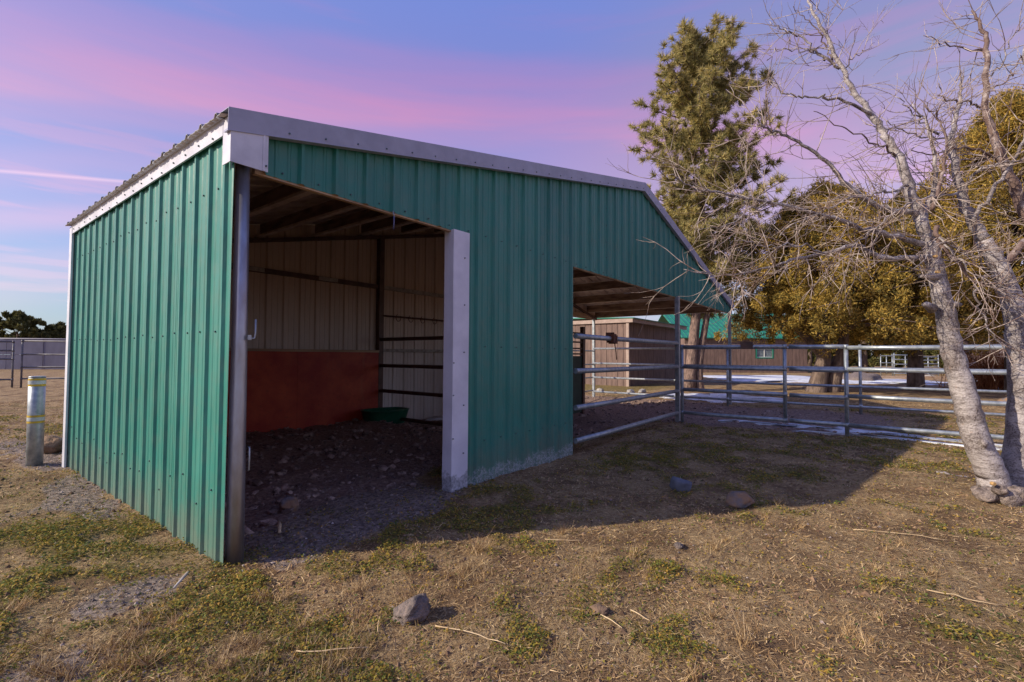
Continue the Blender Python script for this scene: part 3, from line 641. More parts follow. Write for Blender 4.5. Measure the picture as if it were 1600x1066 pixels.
# ------------------------------------------------------------------ buildings behind
def boards(root, p0, p1, z0, z1, w=.2, th=.02, mat=None, name='siding', ztop=None):
    p0 = Vector(p0); p1 = Vector(p1); d = (p1-p0); L_ = d.length; d.normalize(); n_ = Vector((d.y, -d.x)); B = MB()
    B.hexa([(*(p0), z0), (*(p1), z0), (*(p1-n_*.1), z0), (*(p0-n_*.1), z0), (*(p0), z1), (*(p1), z1), (*(p1-n_*.1), z1), (*(p0-n_*.1), z1)])
    s_ = 0
    while s_ < L_-.02:
        e_ = min(s_+w-.016, L_); a = p0+d*s_; c = p0+d*e_; th_ = th*random.uniform(.7, 1.2)
        B.hexa([(*(a+n_*.001), z0+.01), (*(c+n_*.001), z0+.01), (*(c+n_*th_), z0+.01), (*(a+n_*th_), z0+.01), (*(a+n_*.001), z1-.01), (*(c+n_*.001), z1-.01), (*(c+n_*th_), z1-.01), (*(a+n_*th_), z1-.01)])
        s_ += w
    return B.build(name, mat or M['browncl'], root)
sb = thing('tool_shed', 'brown timber-clad outbuilding with pale corner board seen under the canopy', 'shed', (17.7, 5.2, 0))
cx_, cy_ = 17.7, 5.2
boards(sb, (cx_, cy_+8), (cx_, cy_), -.05, 2.72, .26)
boards(sb, (cx_, cy_), (cx_+6.7, cy_), -.05, 2.72, .26)
boards(sb, (cx_+6.7, cy_), (cx_+6.7, cy_+8), -.05, 2.72, .26)
B = MB(); B.box(cx_-.05, cx_+.07, cy_-.05, cy_+.07, -.05, 2.70); B.build('corner_board', M['browntrim'], sb)
B = MB(); B.box(cx_-.10, cx_-.03, cy_-.25, cy_+8.2, 2.70, 2.86); B.box(cx_-.03, cx_+7, cy_-.25, cy_-.18, 2.70, 2.86); B.build('fascia', M['browntrim'], sb)
B = MB()
B.hexa([(cx_-.12, cy_-.3, 2.86), (cx_+7.0, cy_-.3, 2.86), (cx_+7.0, cy_+4, 3.0), (cx_-.12, cy_+4, 3.0), (cx_-.12, cy_-.3, 2.90), (cx_+7.0, cy_-.3, 2.90), (cx_+7.0, cy_+4, 3.05), (cx_-.12, cy_+4, 3.05)])
B.hexa([(cx_-.12, cy_+4, 3.0), (cx_+7.0, cy_+4, 3.0), (cx_+7.0, cy_+8.3, 2.86), (cx_-.12, cy_+8.3, 2.86), (cx_-.12, cy_+4, 3.05), (cx_+7.0, cy_+4, 3.05), (cx_+7.0, cy_+8.3, 2.90), (cx_-.12, cy_+8.3, 2.90)])
B.build('roof', M['greenroof'], sb)
# house with green ribbed roof
hp0 = at(1070, 584, 38.5); hp1 = at(1262, 584, 38.5); hp0.z = hp1.z = 0
ho = thing('house', 'low brown house with green ribbed metal roof and green framed window', 'house', hp0)
hd = (hp1-hp0).normalized(); hn = Vector((hd.y, -hd.x, 0)); 
if hn.dot(CAM-hp0) < 0: hn = -hn
Lh = (hp1-hp0).length; WZ = 2.75
def hpnt(s_, d_, z_): q = hp0+hd*s_+hn*d_; return (q.x, q.y, z_)
def hbox(s0, s1, d0, d1, z0, z1, B, mi=0): B.hexa([hpnt(s0, d0, z0), hpnt(s1, d0, z0), hpnt(s1, d1, z0), hpnt(s0, d1, z0), hpnt(s0, d0, z1), hpnt(s1, d0, z1), hpnt(s1, d1, z1), hpnt(s0, d1, z1)], mi)
wpos = (at(1183, 550, 38.5)-hp0).dot(hd), (at(1207, 550, 38.5)-hp0).dot(hd)
B = MB(); hbox(0, wpos[0], -6, 0, -.05, WZ, B); hbox(wpos[1], Lh, -6, 0, -.05, WZ, B); hbox(wpos[0], wpos[1], -6, 0, -.05, 1.25, B); hbox(wpos[0], wpos[1], -6, 0, 1.93, WZ, B); hbox(wpos[0], wpos[1], -6, -.2, 1.25, 1.93, B)
s_ = 0
while s_ < Lh-.1:
    for (z0, z1) in (((0, 2.2),) if (s_+.28 < wpos[0]-.1 or s_ > wpos[1]+.1) else ((0, 1.15), (2.05, 2.2))):
        hbox(s_, s_+.28, 0.001, .03, z0, z1, B)
    s_ += .30
B.build('wall', M['browncl'], ho)
B = MB(); hbox(0, Lh, .002, .06, 2.2, 2.30, B); B.build('band_board', M['browntrim'], ho)
B = MB(); w0, w1 = wpos
hbox(w0-.09, w0, .0, .05, 1.16, 2.02, B); hbox(w1, w1+.09, .0, .05, 1.16, 2.02, B); hbox(w0, w1, .0, .05, 1.16, 1.25, B); hbox(w0, w1, .0, .05, 1.93, 2.02, B)
wf = B.build('window', M['greenroof'], ho)
B = MB(); hbox(w0, w1, -.06, -.04, 1.25, 1.93, B); B.build('pane', M['glass'], wf)
B = MB(); hbox((w0+w1)/2-.025, (w0+w1)/2+.025, -.039, .0, 1.25, 1.93, B); hbox(w0, w1, -.039, -.005, 1.25, 1.29, B); hbox(w0, w1, -.039, -.005, 1.89, 1.93, B); B.build('frame', M['whitepvc'], wf)
B = MB(); rz = 5.1; 
B.hexa([hpnt(-.4, .45, WZ), hpnt(Lh+.4, .45, WZ), hpnt(Lh+.4, -4.5, rz), hpnt(-.4, -4.5, rz), hpnt(-.4, .45, WZ+.06), hpnt(Lh+.4, .45, WZ+.06), hpnt(Lh+.4, -4.5, rz+.06), hpnt(-.4, -4.5, rz+.06)])
B.hexa([hpnt(-.4, -4.5, rz), hpnt(Lh+.4, -4.5, rz), hpnt(Lh+.4, -9.5, WZ), hpnt(-.4, -9.5, WZ), hpnt(-.4, -4.5, rz+.06), hpnt(Lh+.4, -4.5, rz+.06), hpnt(Lh+.4, -9.5, WZ+.06), hpnt(-.4, -9.5, WZ+.06)])
s_ = -.35
while s_ < Lh+.4:
    B.hexa([hpnt(s_, .45, WZ+.06), hpnt(s_+.07, .45, WZ+.06), hpnt(s_+.07, -4.5, rz+.06), hpnt(s_, -4.5, rz+.06), hpnt(s_+.02, .45, WZ+.13), hpnt(s_+.05, .45, WZ+.13), hpnt(s_+.05, -4.5, rz+.13), hpnt(s_+.02, -4.5, rz+.13)]); s_ += .38
B.build('roof', M['greenroof'], ho)

# ------------------------------------------------------------------ trees
def catmull(P, n=5):
    P = [Vector(p) for p in P]; Q = [P[0]*2-P[1]]+P+[P[-1]*2-P[-2]]; o_ = []
    for i in range(1, len(Q)-2):
        for k in range(n):
            t_ = k/n; a, b2, c, d = Q[i-1:i+3]
            o_.append(.5*((2*b2)+(c-a)*t_+(2*a-5*b2+4*c-d)*t_*t_+(3*b2-a-3*c+d)*t_**3))
    return o_+[P[-1]]
def leaf_cloud(centers, radii, per, size, asp, rg, droop=0.0, flat=1.0):
    """many small four-sided leaf sprays spread through a set of clumps"""
    C_ = np.repeat(centers, per, 0); Rr = np.repeat(radii, per)
    d = rg.normal(size=C_.shape); d /= np.linalg.norm(d, axis=1)[:, None]
    rr = rg.random(len(C_))**.45
    P = C_+d*(Rr*rr)[:, None]*np.array([1, 1, flat])
    a = d*.7+rg.normal(size=C_.shape)*.7; a[:, 2] += droop; a /= np.linalg.norm(a, axis=1)[:, None]
    b2 = np.cross(a, rg.normal(size=C_.shape)); b2 /= np.linalg.norm(b2, axis=1)[:, None]
    s_ = size*(.6+.8*rg.random(len(C_)))[:, None]
    w = s_*asp
    V = np.stack([P-a*s_*.5-b2*w*.5, P-a*s_*.5+b2*w*.5, P+a*s_*.5], 1).reshape(-1, 3)
    return V, np.arange(len(V)).reshape(-1, 3)
def juniper(root, base, trunks, H, prof, n_cl, per, size, mat, seed, zlow=.25, asp=.42):
    rg = np.random.default_rng(seed); base = Vector(base); bx, by = base.x, base.y
    for tr_ in trunks:
        B = MB(); B.tube(catmull([base+Vector(q[:3]) for q in tr_]), list(np.interp(np.linspace(0, 1, (len(tr_)-1)*5+1), np.linspace(0, 1, len(tr_)), [q[3] for q in tr_])), 10); B.build('trunk', M['bark'], root)
    cs = []; rs = []; lim = MB()
    for i in range(n_cl):
        t_ = rg.random()**.8; zz_ = H*(zlow+(1-zlow)*t_)
        R = float(np.interp(zz_/H, [p[0] for p in prof], [p[1] for p in prof]))
        a = rg.random()*2*math.pi; rr = R*(.15+.85*rg.random()**.6)*(1+.20*math.sin(3*a+seed+zz_*1.3)+.16*math.sin(7*a+zz_*2.6)+.10*math.sin(zz_*5+a*2))
        c = np.array([bx+math.cos(a)*rr, by+math.sin(a)*rr, zz_+rg.normal()*.15]); cs.append(c); rs.append(.14+.34*rg.random()**1.3)
        if i % 5 == 0:
            s0 = Vector((bx, by, max(min(2.2, H*.3), zz_*.7))); e_ = Vector(c); lim.tube(catmull([s0, s0.lerp(e_, .5)+Vector((0, 0, .3)), e_], 3), list(np.linspace(.05, .015, 7)), 5, cap=False)
    lim.build('limbs', M['bark'], root, kind='stuff')
    V, Fq = leaf_cloud(np.array(cs), np.array(rs), per, size, asp, rg, droop=.35, flat=1.15)
    raw('crown', V, Fq, mat, root)
def gp(px, depth):
    q = at(px, 560, depth); q.z = 0; return q
jA = gp(1292, 17.5); T = thing('juniper_tree', 'big golden-green juniper with two leaning trunks behind the pen', 'tree', jA)
juniper(T, jA, [[(-.30, .35, -.1, .36), (-.2, .25, .4, .29), (-.05, .08, 1.4, .22), (.0, .15, 2.2, .17), (.2, .1, 4, .10), (.3, 0, 6.2, .04)],
                [(.12, -.10, -.1, .30), (.2, -.25, .8, .23), (.35, -.45, 1.6, .18), (.5, -.6, 3.0, .12), (.5, -.8, 5, .05)],
                [(-.1, .0, 1.2, .2), (-.3, .7, 2.1, .13), (-.4, 1.6, 3.0, .06)]], 7.3, [(.2, 2.6), (.35, 3.5), (.55, 3.6), (.75, 2.6), (.9, 1.4), (1, .5)], 1080, 270, .088, M['juniper'], 1, .27)
jB = gp(1430, 19); T = thing('juniper_tree', 'rounded golden juniper right of the two-trunked one, behind the silver tree', 'tree', jB)
juniper(T, jB, [[(0, 0, -.1, .3), (.1, 0, 2, .22), (0, .1, 5, .08)]], 7.6, [(.1, 2.6), (.3, 3.5), (.55, 3.2), (.75, 2.4), (1, .6)], 900, 220, .10, M['juniper'], 2, .22)
jC = gp(1585, 17.5); T = thing('juniper_tree', 'tallest golden juniper at the right edge behind the dark branches', 'tree', jC)
juniper(T, jC, [[(0, 0, -.1, .3), (.1, 0, 2, .25), (0, .1, 7, .1)]], 10.8, [(.15, 2.6), (.3, 3.2), (.55, 3.1), (.8, 2.0), (1, .4)], 950, 220, .10, M['juniper'], 3, .22)
jD = gp(1240, 48); T = thing('juniper_tree', 'olive juniper rising behind the house roof right of the pine', 'tree', jD)
juniper(T, jD, [[(0, 0, -.1, .25), (0, 0, 4, .1)]], 9.5, [(.1, 2.2), (.4, 3.6), (.7, 2.5), (1, .4)], 110, 200, .34, M['juniperdk'], 4, .4)
for k, (px, dp, H, mt_, lb) in enumerate(((1350, 40, 9.0, 'juniperdk', 'dark juniper far behind between the two near golden junipers'), (1500, 36, 9.5, 'juniperdk', 'dark juniper far behind the ranch gates'), (1660, 34, 9.5, 'juniper', 'golden juniper far right beyond the picture edge'), (1265, 56, 10.0, 'juniperdk', 'dark juniper standing behind the right end of the house'), (1090, 60, 8.5, 'juniper', 'golden juniper behind the house roof left of the pine trunks'))):
    q = gp(px, dp); T = thing('juniper_tree', lb, 'tree', q)
    juniper(T, q, [[(0, 0, -.1, .3), (0, 0, H*.6, .1)]], H, [(.0, 2.5), (.3, 4.0), (.6, 3.2), (.85, 1.6), (1, .3)], 150, 260, .38, M[mt_], 20+k, .05)
for k, (px, dp, H, w, lb) in enumerate(((26, 66, 6.6, 5.2, 'larger dark bushy tree above the far steel wall'), (92, 70, 5.3, 3.2, 'small dark bushy tree above the far steel wall beside the shed corner'), (-70, 66, 6.5, 4, 'dark bushy tree beyond the left picture edge above the steel wall'))):
    q = gp(px, dp); T = thing('bushy_tree', lb, 'tree', q)
    juniper(T, q, [[(0, 0, -.1, .3), (0, 0, H*.6, .1)]], H, [(.0, w*.6), (.4, w), (.7, w*.8), (.9, w*.45), (1, .3)], 140, 170, .5, M['juniperdk'], 40+k, .2, .5)
def woods():
    rg = np.random.default_rng(77); cs = []; rs = []
    for i in range(260):
        px = 960+rg.random()*900; dp = 70+rg.random()*25; q = gp(px, dp); hh = 5+3*vn(np.array([px*.01]), np.array([0.]), 1, 3)[0]
        for z_ in np.arange(.3, hh, 1.3): cs.append((q.x+rg.normal()*.8, q.y+rg.normal()*.8, z_)); rs.append(1.3)
    V, Fq = leaf_cloud(np.array(cs), np.array(rs), 34, .75, .5, rg); raw('far_woods', V, Fq, M['juniperdk'], kind='stuff', label='dark juniper woods far beyond the buildings', category='woods')
woods()
# ponderosa pine with tufts of long needles
def pine():
    rg = np.random.default_rng(5); b0 = gp(1076, 17.6); b0b = gp(1093, 18.2)
    T = thing('pine_tree', 'tall pine with long-needle tufts and two rusty trunks behind the canopy', 'tree', b0)
    H = 13.2
    def tx(z_): return Vector((0, 0, 0))+R0*(.25*math.sin(z_*.25)+.04*z_)
    B = MB(); B.tube([b0+tx(z_)+Vector((0, 0, z_)) for z_ in np.linspace(-.1, H-.4, 22)], list(np.interp(np.linspace(0, 1, 22), [0, .1, 1], [.23, .195, .03])), 12); B.build('trunk', M['pinebark'], T)
    B = MB(); B.tube(catmull([b0+R0*.42+Vector((0, 0, -.1)), b0+R0*.38+Vector((0, 0, .9)), b0+R0*.62+Vector((0, 0, 2.4)), b0+R0*.95+Vector((0, 0, 4.2)), b0+R0*.8+Vector((0, 0, 6.2))]), list(np.linspace(.17, .06, 21)), 10); B.build('trunk', M['pinebark'], T)
    prof = [(2.9, 1.1), (4, 1.9), (5.5, 2.5), (7.0, 2.75), (8.5, 2.6), (10, 2.35), (11.5, 1.9), (12.5, 1.3), (13.3, .5)]
    cs = []; ds = []; lim = MB(); nb = 120
    for i in range(nb):
        t_ = i/nb; z_ = 3.0+10.0*t_+rg.normal()*.15; L_ = float(np.interp(z_, [p[0] for p in prof], [p[1] for p in prof]))*(.55+.55*rg.random())
        a = i*2.399+rg.normal()*.3; dr = Vector((math.cos(a), math.sin(a), 0)); s0 = b0+tx(z_)+Vector((0, 0, z_))
        p1 = s0+dr*L_*.5+Vector((0, 0, L_*.05)); p2 = s0+dr*L_+Vector((0, 0, L_*(.10+.35*t_)))
        path = catmull([s0, p1, p2], 5); lim.tube(path, list(np.linspace(.05*(1-t_*.6), .012, len(path))), 5, cap=False)
        for k, q in enumerate(path[3:]):
            for j in range(3):
                sd_ = Vector((rg.normal(), rg.normal(), rg.normal()*.6+.25)).normalized()*(.15+.42*rg.random())*(.6+.12*L_)
                e_ = q+sd_; cs.append(e_); dv = (sd_.normalized()+dr*.5+Vector((0, 0, .35))).normalized(); ds.append(dv)
                lim.tube([q, e_], [.012, .006], 3, cap=False)
    for k in range(26): cs.append(b0+tx(H)+Vector((rg.normal()*.22, rg.normal()*.22, H-.1+rg.random()*.6-.5))); ds.append(Vector((rg.normal()*.4, rg.normal()*.4, 1)).normalized())
    lim.build('branches', M['bark'], T, kind='stuff')
    C_ = np.array([c[:] for c in cs]); D = np.array([d[:] for d in ds]); per = 60
    C2 = np.repeat(C_, per, 0); D2 = np.repeat(D, per, 0)
    v_ = D2*.65+rg.normal(size=C2.shape)*.62; v_ /= np.linalg.norm(v_, axis=1)[:, None]
    sd_ = np.cross(v_, rg.normal(size=C2.shape)); sd_ /= np.linalg.norm(sd_, axis=1)[:, None]
    L_ = (.17+.12*rg.random(len(C2)))[:, None]; C2 = C2-D2*(.12*rg.random(len(C2)))[:, None]
    w = .014
    V = np.stack([C2-sd_*w, C2+sd_*w, C2+v_*L_+sd_*w*.3], 1).reshape(-1, 3)
    raw('needles', V, np.arange(len(V)).reshape(-1, 3), M['pine'], T)
pine()

# ------------------------------------------------------------------ the bare silver tree
def silver_tree():
    rg = random.Random(9)
    b0 = at(1562, 779, 4.28); root = thing('bare_tree', 'leafless silver-barked tree with tangled pale twigs, right foreground', 'tree', (b0.x, b0.y, 0))
    D = 4.28
    def path(pp, d0, d1, rough=.02):
        n = len(pp); P = [at(x_, y_, d0+(d1-d0)*i/(n-1)) for i, (x_, y_) in enumerate(pp)]
        C_ = catmull(P, 6)
        return [c+Vector((rg.gauss(0, 1), rg.gauss(0, 1), rg.gauss(0, 1)))*rough*(.3 if i == 0 else 1) for i, c in enumerate(C_)]
    def br(pp, d0, d1, r0, r1, mat, name='branch', seg=8, rough=.010, knob=0):
        P = path(pp, d0, d1, rough); n = len(P); rr = [r0+(r1-r0)*(i/(n-1))**.8 for i in range(n)]
        if knob: rr = [r*(1+rg.uniform(-knob, knob)) for r in rr]
        B = MB(); B.tube(P, rr, seg); B.build(name, mat, root); return P, rr
    paths = []
    t1, r1 = br([(1554, 800), (1554, 768), (1549, 740), (1531, 700), (1515, 650), (1502, 600), (1489, 550), (1480, 500), (1468, 450), (1460, 410), (1452, 376)], D, D+.15, .132, .058, M['silver'], 'trunk', 20, .004, .02)
    t2, r2 = br([(1600, 800), (1592, 765), (1588, 735), (1594, 680), (1596, 600), (1590, 534), (1582, 470), (1562, 422), (1537, 375)], D+.1, D+.35, .138, .066, M['silver'], 'trunk', 20, .004, .025)
    B = MB(); c0 = at(1570, 772, D-.06)
    V, Fc = ico(3); V = V*(1+.16*np.sin(V[:, :1]*5+V[:, 1:2]*7)+.07*np.sin(V*19)[:, :1]+.05*np.sin(V[:, 2:3]*31)); V = V*np.array([.15, .19, .10])+np.array(c0[:])*np.array([1, 1, 0])+np.array([0, 0, .05])
    V[:, :2] += np.array(R0[:2])*.0
    raw('root_burl', V, Fc, M['burl'], root, smooth=True)
    for (x_, y_, d_, r_) in ((1541, 775, D-.08, .085), (1562, 765, D-.16, .055), (1588, 772, D-.12, .10)):
        V, Fc = ico(2); c = at(x_, y_, d_); V = V*(1+.12*np.sin(V[:, :1]*6+x_)); V = V*(1+.10*np.sin(V[:, 1:2]*11+y_)*np.sin(V[:, 2:3]*9))*r_*np.array([1, 1, .75])+np.array(c[:]); raw('root_burl', V, Fc, M['burl'], root, smooth=True)
    for (x_, y_, d_, r_, dx) in ((1549, 755, D-.175, .016, 0), (1463, 425, D-.0, .016, 0), (1459, 401, D+.02, .014, 0)):
        c = at(x_, y_, d_); B = MB(); B.tube([c, c-F_*.03+R_*dx], [r_, r_*.9], 10); B.build('cut_stub', M['cutwood'], root)
    for (x_, y_, sx, sy, d_) in ((1490, 478, 16, -2, D+.08), (1450, 480, -10, -4, D+.08), (1455, 430, -22, 2, D+.1), (1540, 690, 6, 2, D-.05)):
        B = MB(); B.tube([at(x_-sx*.8, y_+3, d_), at(x_+sx*.3, y_+sy, d_-.02), at(x_+sx*.8, y_+sy, d_-.03)], [.045, .028, .012], 9); B.build('knot', M['silver'], root)
    S_, K_ = M['silver'], M['dkbark']
    L = [  # sight points, distance at both ends, radii, bark
     ([(1454, 390), (1440, 345), (1420, 290), (1400, 240), (1376, 200), (1350, 165), (1320, 116), (1290, 56), (1267, 8), (1258, -20)], 4.45, 4.9, .060, .007, S_),
     ([(1432, 335), (1372, 322), (1331, 296), (1290, 251), (1237, 217), (1200, 202), (1180, 186)], 4.5, 4.3, .030, .006, S_),
     ([(1448, 385), (1406, 371), (1350, 358), (1294, 337), (1204, 317), (1131, 302), (1082, 293), (1046, 270)], 4.45, 4.1, .030, .004, S_),
     ([(1450, 404), (1372, 402), (1338, 383), (1286, 396), (1243, 405), (1194, 420), (1121, 432), (1068, 420)], 4.4, 4.2, .028, .004, S_),
     ([(1537, 375), (1510, 325), (1494, 270), (1488, 210), (1500, 160), (1503, 120)], 4.62, 4.9, .060, .010, S_),
     ([(1640, 640), (1652, 500), (1630, 400), (1597, 320), (1571, 262), (1552, 210), (1540, 165), (1541, 75), (1532, 40), (1519, 18)], 4.5, 4.9, .075, .010, K_),
     ([(1463, 355), (1466, 375), (1482, 400), (1524, 439), (1550, 448), (1604, 466)], 4.42, 4.2, .022, .008, K_),
     ([(1524, 439), (1528, 474), (1540, 500), (1554, 526), (1580, 566)], 4.3, 4.2, .012, .004, S_),
     ([(1470, 370), (1500, 410), (1540, 440), (1575, 470), (1610, 500)], 4.35, 4.15, .010, .004, S_),
     ([(1541, 168), (1511, 159), (1474, 155), (1466, 131)], 4.88, 4.8, .013, .005, K_),
     ([(1541, 77), (1500, 75), (1470, 66), (1447, 56)], 4.9, 4.85, .011, .003, K_),
     ([(1312, 108), (1275, 79), (1249, 58), (1222, 45), (1200, 36)], 4.8, 4.9, .014, .004, S_),
     ([(1361, 178), (1312, 156), (1270, 152), (1237, 150), (1200, 127)], 4.65, 4.6, .016, .004, S_),
     ([(1400, 244), (1376, 229), (1324, 202), (1271, 172)], 4.6, 4.5, .012, .003, K_),
     ([(1290, 95), (1270, 80), (1248, 80), (1215, 80), (1200, 92)], 4.85, 4.8, .008, .003, S_),
     ([(1300, 95), (1285, 62), (1262, 34), (1240, 12)], 4.85, 4.9, .009, .003, K_),
     ([(1318, 110), (1330, 92), (1350, 78), (1366, 68)], 4.8, 4.75, .007, .002, K_),
     ([(1466, 210), (1440, 190), (1420, 170), (1400, 150)], 4.8, 4.75, .012, .003, S_),
     ([(1440, 345), (1458, 300), (1460, 250), (1450, 200), (1425, 160)], 4.5, 4.8, .030, .006, S_),
     ([(1455, 330), (1468, 290), (1478, 240), (1470, 190), (1444, 165)], 4.5, 4.5, .022, .005, K_),
     ([(1500, 300), (1525, 270), (1560, 255), (1610, 250)], 4.7, 4.4, .018, .006, S_),
     ([(1520, 345), (1550, 300), (1590, 240), (1612, 170), (1600, 100), (1606, 60)], 4.6, 4.3, .022, .004, S_),
     ([(1571, 262), (1540, 240), (1500, 230), (1462, 240), (1420, 236)], 4.8, 4.5, .016, .004, K_),
     ([(1545, 120), (1565, 100), (1580, 60), (1605, 30)], 4.85, 4.7, .009, .003, S_),
     ([(1541, 140), (1570, 130), (1590, 100), (1600, 84)], 4.85, 4.7, .009, .003, K_),
     ([(1488, 215), (1440, 215), (1405, 200), (1380, 190)], 4.85, 4.6, .010, .003, S_),
     ([(1420, 290), (1380, 300), (1330, 310), (1270, 335), (1215, 370)], 4.5, 4.1, .013, .003, S_),
     ([(1500, 300), (1450, 310), (1400, 330), (1350, 370), (1300, 420)], 4.6, 4.0, .013, .003, S_),
     ([(1560, 420), (1600, 380), (1640, 330)], 4.6, 4.5, .045, .02, K_),
     ([(1582, 470), (1560, 440), (1520, 400), (1470, 380), (1430, 420)], 4.6, 4.2, .010, .003, S_),
     ([(1286, 396), (1240, 380), (1190, 384), (1150, 372)], 4.3, 4.1, .009, .003, S_),
     ([(1204, 317), (1170, 330), (1140, 350), (1090, 360)], 4.2, 4.0, .008, .002, S_),
     ([(1545, 768), (1520, 752), (1500, 745), (1462, 738)], 4.9, 5.3, .03, .012, S_)]
    for i, (pp, d0, d1, ra, rb, mt_) in enumerate(L):
        P, rr = br(pp, d0, d1, ra, rb, mt_, 'branch', 8, .008 if ra > .02 else .012)
        if i < len(L)-1: paths.append((P, rr))
    tw = MB(); cnt = 0
    def twig(p, d, L_, r, lvl, arch):
        nonlocal cnt
        n = 5; pts = [p]; dd_ = d.normalized()
        for k in range(n):
            dd_ = (dd_+Vector((rg.gauss(0, .16), rg.gauss(0, .16), rg.gauss(0, .12)+arch))).normalized(); pts.append(pts[-1]+dd_*(L_/n))
        tw.tube(pts, list(np.linspace(r, r*.38, n+1)), 4, cap=False); cnt += 1
        if lvl > 0:
            for k in range(rg.choice((2, 3, 3, 4))):
                j = rg.randint(1, n-1); s_ = Vector((rg.gauss(0, 1), rg.gauss(0, 1), rg.gauss(0, .8)))
                twig(pts[j], (dd_*1.1+s_*.6), L_*rg.uniform(.35, .65), r*.6, lvl-1, arch)
    for P, rr in paths:
        ln = sum((P[i+1]-P[i]).length for i in range(len(P)-1)); k = max(5, int(ln*(8 if P[len(P)//2].z > 3.3 else 17)))
        for q in range(k):
            i = min(len(P)-2, int((.12+.88*rg.random())*(len(P)-1))); dr = (P[i+1]-P[i]).normalized()
            s_ = Vector((rg.gauss(0, 1), rg.gauss(0, 1), rg.gauss(0, .75)-.05)).normalized()
            s_ = (s_-dr*s_.dot(dr)).normalized()
            if rr[i] > .035 and rg.random() < .35: continue
            twig(P[i], dr*rg.uniform(.3, 1.1)+s_, rg.uniform(.16, .70), min(.0046, rr[i]*.4+.0018), 1 if rg.random() < .85 else 2, rg.choice((-.06, -.02, .05, .08)))
    tw.build('twigs', M['twig'], root, kind='stuff')
silver_tree()
# orange brown twiggy shrub behind the pen
sh = gp(1548, 19.0); T = thing('shrub', 'orange-brown leafless twiggy shrub behind the pen near the silver trunks', 'shrub', sh)
rg = np.random.default_rng(8); B = MB()
for i in range(420):
    a = rg.random()*6.28; L_ = .7+rg.random()*1.0; q = Vector((sh.x+rg.normal()*.5, sh.y+rg.normal()*.5, -.02)); e_ = q+Vector((math.cos(a)*.45, math.sin(a)*.45, L_))+Vector((rg.normal()*.2, rg.normal()*.2, 0))
    B.tube(catmull([q, q.lerp(e_, .5)+Vector((rg.normal()*.08, rg.normal()*.08, .1)), e_], 2), [.014, .012, .01, .008, .006], 3, cap=False)
B.build('stems', M['orangetwig'], T, kind='stuff')
V, Fq = leaf_cloud(np.array([[sh.x+rg.normal()*.55, sh.y+rg.normal()*.55, .5+rg.random()*1.1] for _ in range(40)]), np.full(40, .25), 60, .09, .2, rg); raw('leaves', V, Fq, M['orangetwig'], T)

# ------------------------------------------------------------------ things beyond the pen
def ranch_gate(px0, px1, dp, zt, label, nr=5, mat='galv'):
    a, b2 = gp(px0, dp), gp(px1, dp)
    return pipe_run('ranch_gate', label, 'gate', (a.x, a.y), (b2.x, b2.y), [zt*(i+1)/nr for i in range(nr)], .03, [(0, -.05, zt+.12), (1, -.05, zt+.12), (.5, .2, zt)], mat=M[mat])
ranch_gate(1397, 1432, 30, 1.45, 'pale five-bar gate in the distance left of the silver trunk')
ranch_gate(1434, 1466, 31, 1.35, 'second pale five-bar gate in the distance, close against the silver trunk', 6)
ranch_gate(1376, 1394, 32, 1.4, 'small wire-grey gate farthest left in the distance behind the pen', 3)
for k, (px, dp, s_, lb, mt_) in enumerate(((1345, 27, (1.7, 1.0, .38), 'low grey heap of gravel behind the pen right of the juniper trunks', 'rockgrey'), (1452, 29, (.5, .3, .16), 'white stone lying on the far kerb by the ranch gates', 'concrete'), (1596, 16, (.35, .35, .35), 'tan boulder behind the pen at the foot of the right silver trunk', 'rocktan'), (1577, 12.8, (.3, .25, .16), 'low tan rock behind the pen fence at the right edge', 'rocktan'), (938, 17.0, (.12, .12, .10), 'small pale stone in front of the brown outbuilding', 'concrete'), (985, 16.6, (.14, .12, .10), 'white stone at the corner of the brown outbuilding', 'concrete'), (1003, 16.8, (.20, .12, .09), 'flat white stone right of the outbuilding corner', 'concrete'))):
    q = gp(px, dp); V, Fc = ico(3); V = V*(1+.18*np.sin(V[:, :1]*4+k)+.10*np.sin(V[:, 1:2]*9+k*2)+.05*np.sin(V[:, 2:3]*21)); V *= np.array(s_)
    o = raw('gravel_heap' if k == 0 else 'boulder' if k in (2, 3) else 'stone', V, Fc, M[mt_], smooth=True); o.location = (q.x, q.y, s_[2]*.35 if k else 0.0); tag(o, lb, 'rock')
a, b2 = gp(1365, 28), gp(1478, 28)
o = MB(); d_ = (b2-a).normalized(); n_ = Vector((-d_.y, d_.x, 0))*.12
o.hexa([a-n_, b2-n_, b2+n_, a+n_, a-n_+Vector((0, 0, .2)), b2-n_+Vector((0, 0, .2)), b2+n_+Vector((0, 0, .2)), a+n_+Vector((0, 0, .2))]); tag(o.build('landscape_timber', M['lumber']), 'long tan landscape timber on the ground before the ranch gates', 'timber')
a, b2 = gp(1478, 33), gp(1640, 33)
o2 = thing('barn', 'dark brown timber barn half hidden behind the silver trunk', 'barn', a)
boards(o2, (a.x, a.y), (b2.x, b2.y), -.05, 3.0, .3); 
o = MB(); o.hexa([a+Vector((-.2, -.4, 3.0)), b2+Vector((-.2, -.4, 3.0)), b2+Vector((3, 2, 3.0)), a+Vector((3, 2, 3.0)), a+Vector((-.2, -.4, 3.15)), b2+Vector((-.2, -.4, 3.15)), b2+Vector((3, 2, 3.9)), a+Vector((3, 2, 3.9))]); o.build('roof', M['roofsteel'], o2)
